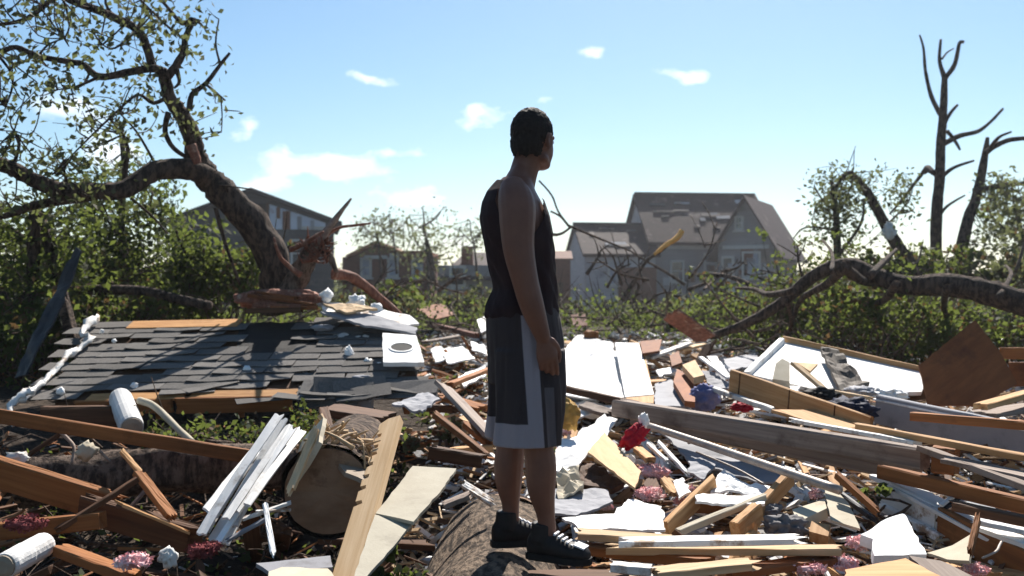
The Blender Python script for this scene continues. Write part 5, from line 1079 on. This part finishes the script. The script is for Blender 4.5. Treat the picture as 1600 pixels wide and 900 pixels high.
scatter('white_scrap', 'small white board scrap lying between the roof and the man', 'board scrap', 'loose white scraps left of the man', 'chip', 'plaster', 60, (-150,-40), (6,14), (.08,.32))
scatter('wood_sliver', 'loose splintered wood sliver between the roof and the man', 'splinter', 'loose wood slivers left of the man', 'stick', 'orange_wood', 45, (-150,-40), (5.5,13), (.2,.6))
scatter('dark_stick', 'dark stick lying in the shaded hollow at lower left', 'stick', 'dark sticks in the lower left hollow', 'stick', 'dark_wood', 60, (-840,-200), (3.6,6.6), (.2,.8))
scatter('brown_stick', 'brown splintered stick lying in the shaded hollow at lower left', 'stick', 'brown sticks in the lower left hollow', 'stick', 'orange_wood', 26, (-840,-200), (3.6,6.6), (.15,.5))
# uncounted crumbs over the whole heap
def crumbs(name, label, m, n, xr, yr, size, flat=.4):
    V, Fc = [], []
    while len(V) < n*8:
        y = random.uniform(*yr); x = random.uniform(*xr)*y/F; px = 800+x/y*F
        if px < 672 and 7.1 < y < 9.3: continue
        s = random.uniform(*size)*random.random()**.5; rot = Matrix.Rotation(random.uniform(0,6.28), 3, 'Z') @ Matrix.Rotation(random.gauss(0,.5), 3, 'X') @ Matrix.Rotation(random.gauss(0,.5), 3, 'Y')
        bx(V, Fc, (x, y, ground_z(x, y)+random.uniform(0,.04)), (s*random.uniform(.6,2.6), s*random.uniform(.3,1), s*flat*random.uniform(.3,1)), rot)
    tag(link(name, mesh(name, V, Fc), m), label, 'rubble', kind='stuff')
crumbs('plaster_crumbs', 'white crumbs strewn over the right half of the rubble', 'white_paint', 5600, (-140,820), (4,16), (.015,.12))
crumbs('wood_crumbs', 'tan wood crumbs strewn over the rubble', 'pine', 4600, (-200,820), (3.6,15), (.015,.10), .3)
crumbs('dark_crumbs', 'dark crumbs strewn over the whole debris heap', 'dark_wood', 2600, (-840,820), (3.2,15), (.015,.09))
crumbs('grey_crumbs', 'grey crumbs strewn over the rubble', 'grey_panel', 2400, (-160,820), (3.8,14), (.015,.07))
crumbs('pale_crumbs', 'few pale crumbs in the lower left hollow', 'plaster', 160, (-840,-160), (3.4,7), (.01,.04))
tb = Tubes()
for _ in range(420):
    y = random.uniform(3.4, 7); x = random.uniform(-830, -150)*y/F; a = Vector((x, y, ground_z(x, y)+random.uniform(.0,.12))); v = Vector((random.gauss(0,1), random.gauss(0,1), random.gauss(.1,.35))).normalized()*random.uniform(.12,.6)
    tb.add([a, a+v*.5+Vector((random.gauss(0,.03),0,random.gauss(0,.04))), a+v], random.uniform(.003,.010), .002, 4, keep=False, sub=2, cap=False)
tag(tb.build('dead_twigs', 'bark'), 'dead twigs littering the shaded hollow at lower left', 'twigs', kind='stuff')
def slivers(name, label, m, n, xr, yr):
    V, Fc = [], []
    while len(V) < n*8:
        y = random.uniform(*yr); x = random.uniform(*xr)*y/F; px = 800+x/y*F
        if px < 672 and 7.1 < y < 9.3: continue
        rot = Matrix.Rotation(random.uniform(0,6.28), 3, 'Z') @ Matrix.Rotation(random.gauss(0,.22), 3, 'Y') @ Matrix.Rotation(random.gauss(0,.5), 3, 'X')
        bx(V, Fc, (x, y, ground_z(x, y)+random.uniform(.02,.11)), (random.uniform(.08,.34), random.uniform(.006,.03), random.uniform(.004,.012)), rot)
    tag(link(name, mesh(name, V, Fc), m), label, 'splinters', kind='stuff')
slivers('pale_splinters', 'fine pale splinters littering the rubble', 'pale_wood', 1900, (-190,820), (3.6,13))
slivers('white_splinters', 'fine white splinters littering the right half of the rubble', 'white_paint', 1500, (-100,820), (3.9,14))
slivers('dark_splinters', 'fine dark splinters littering the whole rubble', 'dark_wood', 2200, (-830,820), (3.4,13))
slivers('orange_splinters', 'fine orange splinters littering the whole rubble', 'orange_wood', 1000, (-830,820), (3.4,13))
L = []
for _ in range(160):
    y = random.uniform(3.4, 7); x = random.uniform(-820, -140)*y/F; L.append(rng.normal((x, y, ground_z(x, y)+.06), (.08,.08,.04), (8, 3)))
for _ in range(120):
    y = random.uniform(6, 14); x = random.uniform(-160, 100)*y/F; L.append(rng.normal((x, y, ground_z(x, y)+.05), (.1,.1,.04), (12, 3)))
tag(link('fallen_leaves', leaf_mesh('fallen_leaves', np.concatenate(L), .06, .55), 'leaf_green'), 'green leaves fallen among the debris', 'leaves', kind='stuff')
# ------------------------------------------------------------------ the man
YAW = R(10); MO = Vector(((824-800)/F*4.05, 4.05, .445))
man = bpy.data.objects.new('person', None); COL.objects.link(man); man.matrix_world = Matrix.Translation(MO) @ Matrix.Rotation(YAW, 4, 'Z')
tag(man, 'man in dark tank top and white striped dark shorts standing on a log looking away', 'person')
MI = man.matrix_world.inverted()
def Lc(px, py, dy=0.):
    """local point seen at a pixel, dy metres to the man's left (away from the viewer)"""
    d = 4.05+dy
    for _ in range(4):
        q = MI @ P(px, py, d); d += (dy-q.y)*math.cos(YAW)
    return MI @ P(px, py, d)
class Hull:
    def __init__(s): s.v = []; s.f = []
    def loft(s, rings, n=22):
        b = len(s.v); m_ = len(rings)
        for c, U, Vv in rings:
            for k in range(n):
                a = 2*math.pi*k/n; s.v.append(Vector(c)+Vector(U)*math.cos(a)+Vector(Vv)*math.sin(a))
        for i in range(m_-1):
            for k in range(n): s.f.append((b+i*n+k, b+i*n+(k+1)%n, b+(i+1)*n+(k+1)%n, b+(i+1)*n+k))
        s.f.append(tuple(b+k for k in reversed(range(n)))); s.f.append(tuple(b+(m_-1)*n+k for k in range(n)))
    def body(s, rows, n=24, tilt=0):   # rows: z, cx, cy, halfdepth, halfwidth
        s.loft([((cx, cy, z), (a, 0, -a*tilt), (0, b, 0)) for z, cx, cy, a, b in rows], n)
    def limb(s, pts, rad, n=14, sub=4, ends=True):
        pts = [Vector(p) for p in pts]; Q = []; Rr = []; N = len(pts)
        for i in range(N-1):
            p0, p1, p2, p3 = pts[max(0,i-1)], pts[i], pts[i+1], pts[min(N-1,i+2)]
            r0, r1, r2, r3 = rad[max(0,i-1)], rad[i], rad[i+1], rad[min(N-1,i+2)]
            for j in range(sub):
                t = j/sub; cr = lambda a,b,c,d: .5*((2*b)+(c-a)*t+(2*a-5*b+4*c-d)*t*t+(3*b-a-3*c+d)*t**3)
                Q.append(cr(p0,p1,p2,p3)); Rr.append(max(.002, cr(r0,r1,r2,r3)))
        Q.append(pts[-1]); Rr.append(rad[-1])
        if ends:
            d0 = (Q[0]-Q[1]).normalized(); d1 = (Q[-1]-Q[-2]).normalized(); r0, r1 = Rr[0], Rr[-1]
            Q = [Q[0]+d0*r0*.95, Q[0]+d0*r0*.7]+Q+[Q[-1]+d1*r1*.7, Q[-1]+d1*r1*.95]; Rr = [r0*.3, r0*.72]+Rr+[r1*.72, r1*.3]
        fr = None; rings = []
        for i, c in enumerate(Q):
            tg = (Q[min(len(Q)-1,i+1)]-Q[max(0,i-1)]).normalized()
            if fr is None: fr = tg.orthogonal().normalized()
            fr = (fr-tg*fr.dot(tg)).normalized(); rings.append((c, fr*Rr[i], tg.cross(fr)*Rr[i]))
        s.loft(rings, n)
    def ell(s, c, r, rot=None, n=18, m=10):
        rings = []; c = Vector(c); rot = rot or Matrix.Identity(3)
        for i in range(m+1):
            t = math.pi*(.03+.94*i/m); rings.append((c+rot @ Vector((0,0,-r[2]*math.cos(t))), rot @ Vector((r[0]*math.sin(t),0,0)), rot @ Vector((0,r[1]*math.sin(t),0))))
        s.loft(rings, n)
    def fuse(s, name, m, voxel=.006, smooth=4, parent=man):
        me = mesh(name, s.v, s.f); bm = bmesh.new(); bm.from_mesh(me); bmesh.ops.recalc_face_normals(bm, faces=bm.faces[:]); bm.to_mesh(me); bm.free()
        t = bpy.data.objects.new(name, me); COL.objects.link(t)
        r = t.modifiers.new('remesh', 'REMESH'); r.mode = 'VOXEL'; r.voxel_size = voxel
        q = t.modifiers.new('smooth', 'SMOOTH'); q.factor = .5; q.iterations = smooth
        dg = bpy.context.evaluated_depsgraph_get(); out = bpy.data.meshes.new_from_object(t.evaluated_get(dg)); out.name = name
        bpy.data.objects.remove(t); return link(name, out, m, parent, None, smooth=True)
B = Hull()
TOR = [(.93,-.006,0,.13,.165),(1.0,-.014,0,.127,.165),(1.1,-.011,0,.116,.155),(1.2,-.023,0,.123,.165),(1.3,-.038,0,.129,.18),(1.39,-.053,0,.128,.188),(1.45,-.06,0,.114,.185),(1.495,-.062,0,.092,.15),(1.53,-.052,0,.072,.1),(1.555,-.04,0,.06,.066)]
B.body(TOR)
hc = Lc(835, 222, 0.0)                                   # head centre
HY = R(42); hr = Matrix.Rotation(HY, 3, 'Z')             # head turned further to the left than the chest
B.limb([(-.035,0,1.5), (-.012,0,1.585), (hc.x-.012, .0, hc.z-.03)], [.062,.057,.06], 16)
B.limb([(-.07,-.06,1.45), (-.045,-.035,1.545), (-.02,-.02,1.6)], [.05,.042,.03], 12); B.limb([(-.07,.06,1.45), (-.045,.035,1.545), (-.02,.02,1.6)], [.05,.042,.03], 12)
def hd(x, y, z): return tuple(hc+hr @ Vector((x, y, z)))
B.ell(hd(-.012,0,.03), (.098,.076,.098), hr); B.ell(hd(.028,0,-.03), (.066,.06,.085), hr); B.ell(hd(.052,0,-.082), (.036,.036,.03), hr)
B.limb([hd(.0,.045,-.07), hd(.055,.018,-.09)], [.022,.02], 8); B.limb([hd(.0,-.045,-.07), hd(.055,-.018,-.09)], [.022,.02], 8)
B.limb([hd(.088,0,.012), hd(.102,0,-.018), hd(.106,0,-.03)], [.009,.012,.014], 8); B.limb([hd(.078,.035,.022), hd(.09,0,.026), hd(.078,-.035,.022)], [.011,.012,.011], 8)
B.limb([hd(.083,.02,-.058), hd(.094,0,-.056), hd(.083,-.02,-.058)], [.006,.008,.006], 8); B.limb([hd(.081,.018,-.068), hd(.091,0,-.069), hd(.081,-.018,-.068)], [.006,.008,.006], 8)
for s in (-1, 1):
    for k in range(7):                                    # ear rim
        a = -1.9+k*.62; a2 = a+.62
    pts = [hd(-.004+.016*math.cos(a), s*(.078+.006*math.sin(a*.5)), -.005+.03*math.sin(a)) for a in np.linspace(-1.7, 3.6, 9)]
    B.limb(pts, [.006]*9, 8, 2); B.ell(hd(-.002, s*.074, -.006), (.014,.008,.024), hr)
# arms
def arm(side, pts, rad, fdir, hdir, inward):
    B.limb(pts, rad, 16, 5)
    W = Vector(pts[-1]); h = Vector(hdir).normalized(); f = Vector(fdir); f = (f-h*f.dot(h)).normalized(); n = Vector(inward); n = (n-h*n.dot(h)-f*n.dot(f)).normalized()
    B.loft([(W-h*.01, f*.027, n*.022), (W+h*.02, f*.03, n*.02), (W+h*.055, f*.041, n*.017), (W+h*.088, f*.043, n*.015), (W+h*.1, f*.038, n*.01)], 16)
    for off, ln, c in ((.031,.078,.2), (.0105,.088,.3), (-.0105,.08,.42), (-.031,.062,.55)):
        b = W+h*.088+f*off; d1 = (h+n*c*.7).normalized(); d2 = (h+n*c*1.9).normalized(); d3 = (h*.8+n*c*3.0).normalized()
        p1 = b+d1*ln*.45; p2 = p1+d2*ln*.32; p3 = p2+d3*ln*.23
        B.limb([b-h*.02, b, p1, p2, p3], [.0095,.0095,.009,.008,.0068], 10, 3)
    t0 = W+h*.025+f*.03; t1 = W+h*.058+f*.05+n*.015; t2 = W+h*.09+f*.052+n*.022; t3 = W+h*.112+f*.046+n*.024
    B.limb([t0, t1, t2, t3], [.0165,.013,.0105,.009], 10, 3)
ra = [Lc(803,300,-.165), Lc(808,325,-.195), Lc(810,385,-.215), Lc(820,436,-.225), Lc(832,480,-.225), Lc(848,526,-.215)]
arm(-1, ra, [.062,.073,.062,.052,.047,.031], (1,0,.25), tuple((Lc(862,590,-.21)-Lc(848,526,-.215))), (0,1,0))
la = [(-.05,.165,1.455),(-.05,.2,1.4),(-.03,.225,1.25),(-.0,.235,1.12),(.04,.235,1.02),(.085,.225,.9)]
arm(1, la, [.062,.073,.062,.052,.047,.031], (1,0,.25), (.3,0,-.95), (0,-1,0))
# legs
nl = [(-.005,-.1,.86), (.0,-.1,.7), Lc(838,655,-.1), Lc(841,695,-.1), Lc(845,730,-.1), Lc(846,765,-.1), Lc(853,805,-.1), Lc(855,835,-.1)]
fl = [(-.01,.1,.86), (-.015,.1,.7), Lc(800,655,.11), Lc(798,695,.11), Lc(795,725,.11), Lc(795,755,.11), Lc(798,788,.11), Lc(797,812,.11)]
lr = [.088,.082,.066,.06,.063,.056,.037,.038]
B.limb(nl, lr, 16, 4); B.limb(fl, lr, 16, 4)
B.fuse('body', 'skin', .0045, 5)
# hair: short cap over crown, back and nape
Hh = Hull(); Hh.ell(hd(-.018,0,.038), (.099,.0805,.1), hr); Hh.ell(hd(-.05,0,-.01), (.066,.07,.085), hr)
hair = Hh.fuse('hair', 'hair', .005, 2)
bm = bmesh.new(); bm.from_mesh(hair.data); hri = hr.inverted(); dl = []
for v in bm.verts:
    q = hri @ (v.co-hc)
    if (q.x > .066 and q.z < .075) or (q.x > .012 and q.z < .022) or q.z < -.075 or (q.x > -.022 and q.z < -.01+.012*mnoise.noise(v.co*60) and abs(q.y) > .05) or q.z < -.066+.02*mnoise.noise(v.co*70): dl.append(v)
    else: v.co += v.normal*(.004*mnoise.noise(v.co*110)+.003*mnoise.noise(v.co*260))
bmesh.ops.delete(bm, geom=dl, context='VERTS'); bm.to_mesh(hair.data); bm.free()
for s in (-1, 1):
    E = Hull(); E.ell(hd(.073, s*.03, .004), (.013,.013,.012), hr, 12, 6); me = mesh('eye', E.v, E.f); link('eye', me, 'shoe_white', man, smooth=True)
# tank top
T = Hull(); T.body([(.985,-.022,0,.15,.182),(1.03,-.024,0,.148,.18)]+[(z, x, y, p_+.012, q_+.012) for z, x, y, p_, q_ in TOR[2:]]+[(1.57,-.035,0,.07,.08)], 28)
tank = T.fuse('tank_top', 'tank_fabric', .0055, 4)
for v in tank.data.vertices:
    q = v.co; a = math.atan2(q.y, q.x)
    k = .009*mnoise.noise(Vector((a*1.5, q.z*17+a*3.0, 1)))*(1 if q.z < 1.32 else .35)+.008*mnoise.noise(Vector((a*3, q.z*4, 7))); v.co = q+v.normal*k
bm = bmesh.new(); bm.from_mesh(tank.data)
for pc, pn in (((0,.2,1.3),(0,.9,.45)), ((0,-.2,1.3),(0,-.9,.45)), ((-.09,0,1.525),(.5,0,1))):     # armholes and neckline
    bmesh.ops.bisect_plane(bm, geom=bm.verts[:]+bm.edges[:]+bm.faces[:], plane_co=pc, plane_no=pn, clear_outer=True)
bm.to_mesh(tank.data); bm.free()
# shorts
nh, fh = Lc(823,695,-.11), Lc(806,690,.11); zh = nh.z
Sh = Hull(); Sh.body([(1.03,-.022,0,.144,.18),(.98,-.018,0,.15,.187),(.9,-.012,0,.155,.193),(.8,-.006,0,.152,.196),(.72,-.004,0,.15,.195)], 28)
for s, hx, hz in ((-1, nh.x+.004, zh), (1, fh.x+.004, zh+.0)):
    Sh.body([(.86,-.008,s*.092,.142,.1),(.72,-.004,s*.098,.143,.1),(.6,.5*hx,s*.103,.14,.104),(.5,hx,s*.107,.138,.108),(hz,hx,s*.11,.137,.11)], 24)
sh = Sh.fuse('shorts', None, .0065, 3)
for v in sh.data.vertices:
    q = v.co; a = math.atan2(q.y-(-.1 if q.y < 0 else .1), q.x); k = .014*mnoise.noise(Vector((a*2.6, q.z*2.4, 3)))+.008*mnoise.noise(Vector((a*6, q.z*5, 9))); v.co = q+Vector((v.normal.x, v.normal.y, 0))*k*min(1, (1.05-q.z)*3)
m = bpy.data.materials.new('shorts_fabric'); m.use_nodes = True; t = m.node_tree; N = t.nodes; Lk = t.links; p = N['Principled BSDF']; p.inputs['Roughness'].default_value = .8
tx = N.new('ShaderNodeTexCoord'); sp_ = N.new('ShaderNodeSeparateXYZ'); Lk.new(tx.outputs['Object'], sp_.inputs[0])
def mm(op, a, b=None, cl=False):
    n = N.new('ShaderNodeMath'); n.operation = op; n.use_clamp = cl
    for i, v in enumerate((a, b)):
        if v is None: continue
        if isinstance(v, (int, float)): n.inputs[i].default_value = v
        else: Lk.new(v, n.inputs[i])
    return n.outputs[0]
X, Y, Z = sp_.outputs
def below(v, e): return mm('MULTIPLY', mm('SUBTRACT', e, v), 260, True)
def above(v, e): return mm('MULTIPLY', mm('SUBTRACT', v, e), 260, True)
fold = mm('ADD', mm('MULTIPLY', mm('SUBTRACT', 1.0, Z), .055), 0)                     # the stripe drifts forward toward the hem
Xs = mm('SUBTRACT', X, fold)
stripe = mm('MULTIPLY', above(Xs, -.062), below(Xs, .0)); band = mm('MULTIPLY', below(Z, zh+.095), below(Xs, -.01))
side2 = mm('MULTIPLY', mm('MULTIPLY', above(Xs, .012), below(Xs, .055)), below(Z, .72))
wht = mm('MAXIMUM', stripe, band)
c1_ = N.new('ShaderNodeMixRGB'); c1_.inputs[1].default_value = (.02,.011,.012,1); c1_.inputs[2].default_value = (.09,.075,.08,1); Lk.new(side2, c1_.inputs[0])
c2_ = N.new('ShaderNodeMixRGB'); Lk.new(c1_.outputs[0], c2_.inputs[1]); c2_.inputs[2].default_value = (.27,.23,.245,1); Lk.new(wht, c2_.inputs[0]); Lk.new(c2_.outputs[0], p.inputs['Base Color'])
nb = N.new('ShaderNodeTexNoise'); nb.inputs['Scale'].default_value = 10; nb.inputs['Detail'].default_value = 4; bp = N.new('ShaderNodeBump'); bp.inputs['Strength'].default_value = .35; bp.inputs['Distance'].default_value = .02; Lk.new(tx.outputs['Object'], nb.inputs[0]); Lk.new(nb.outputs[0], bp.inputs['Height']); Lk.new(bp.outputs[0], p.inputs['Normal'])
sh.data.materials.append(m)
# shoes: upper, sole and laces
def shoe(ank, ang):
    f = Vector((math.cos(ang), math.sin(ang), 0)); r_ = Vector((math.sin(ang), -math.cos(ang), 0)); a = Vector(ank); z0 = a.z-.088
    g = lambda u, v, z: Vector((a.x, a.y, z0))+f*(u*.9)+r_*(v*.92)+Vector((0,0,z))
    U = Hull(); U.loft([(g(-.085,0,.045), r_*.022, Vector((0,0,.035))), (g(-.07,0,.052), r_*.037, Vector((0,0,.047))), (g(-.02,0,.056), r_*.043, Vector((0,0,.054))), (g(.04,0,.052), r_*.046, Vector((0,0,.05))), (g(.1,0,.042), r_*.05, Vector((0,0,.04))), (g(.15,0,.036), r_*.049, Vector((0,0,.034))), (g(.19,0,.032), r_*.038, Vector((0,0,.028))), (g(.205,0,.028), r_*.018, Vector((0,0,.016)))], 18)
    U.limb([g(-.018,0,.07), g(-.014,0,.142)], [.05,.045], 16, 4, False)
    s = U.fuse('shoe', 'shoe_leather', .005, 4)
    V = []; Fc = []; ol = [(-.09,.02),(-.07,.036),(-.02,.043),(.04,.045),(.1,.053),(.15,.054),(.19,.042),(.212,.018)]; ol = ol+[(u, -v) for u, v in reversed(ol)]; n = len(ol)
    for z, k in ((-.004,1.0),(.022,1.03)): V += [g(u, v*k, z) for u, v in ol]
    Fc = [tuple(range(n)), tuple(reversed(range(n, 2*n)))]+[(i, n+i, n+(i+1)%n, (i+1)%n) for i in range(n)]; link('sole', mesh('sole', V, Fc), 'black_stuff', s)
    V, Fc = [], []; rot = Matrix((f, -r_, (0,0,1))).transposed()
    for i in range(5): bx(V, Fc, g(.05+.02*i, 0, .104-.009*i), (.008,.05,.008), rot @ Matrix.Rotation(.3, 3, 'Y'))
    link('lace', mesh('lace', V, Fc), 'shoe_white', s)
    V, Fc = [], []; bx(V, Fc, g(.165, 0, .066), (.045,.06,.006), rot @ Matrix.Rotation(.28, 3, 'Y')); link('toe_patch', mesh('toe_patch', V, Fc), 'shoe_white', s)
shoe(Lc(853,838,-.1), R(-34)); shoe(Lc(797,818,.11), R(4))

# ------------------------------------------------------------------ thin haze added to stand in for the lens flare veil
V, Fc = [], []; bx(V, Fc, (0, 0, 4.5), (2400, 2400, 13.0)); hz = link('haze', mesh('haze', V, Fc)); tag(hz, 'thin bright haze added in place of lens flare', 'haze', kind='stuff')
m = bpy.data.materials.new('flare_haze'); m.use_nodes = True; t = m.node_tree; t.nodes.clear(); o_ = t.nodes.new('ShaderNodeOutputMaterial'); pv = t.nodes.new('ShaderNodeVolumePrincipled')
pv.inputs['Color'].default_value = (.93,.95,1,1); pv.inputs['Density'].default_value = .0006; pv.inputs['Anisotropy'].default_value = .6; t.links.new(pv.outputs[0], o_.inputs['Volume']); hz.data.materials.append(m)
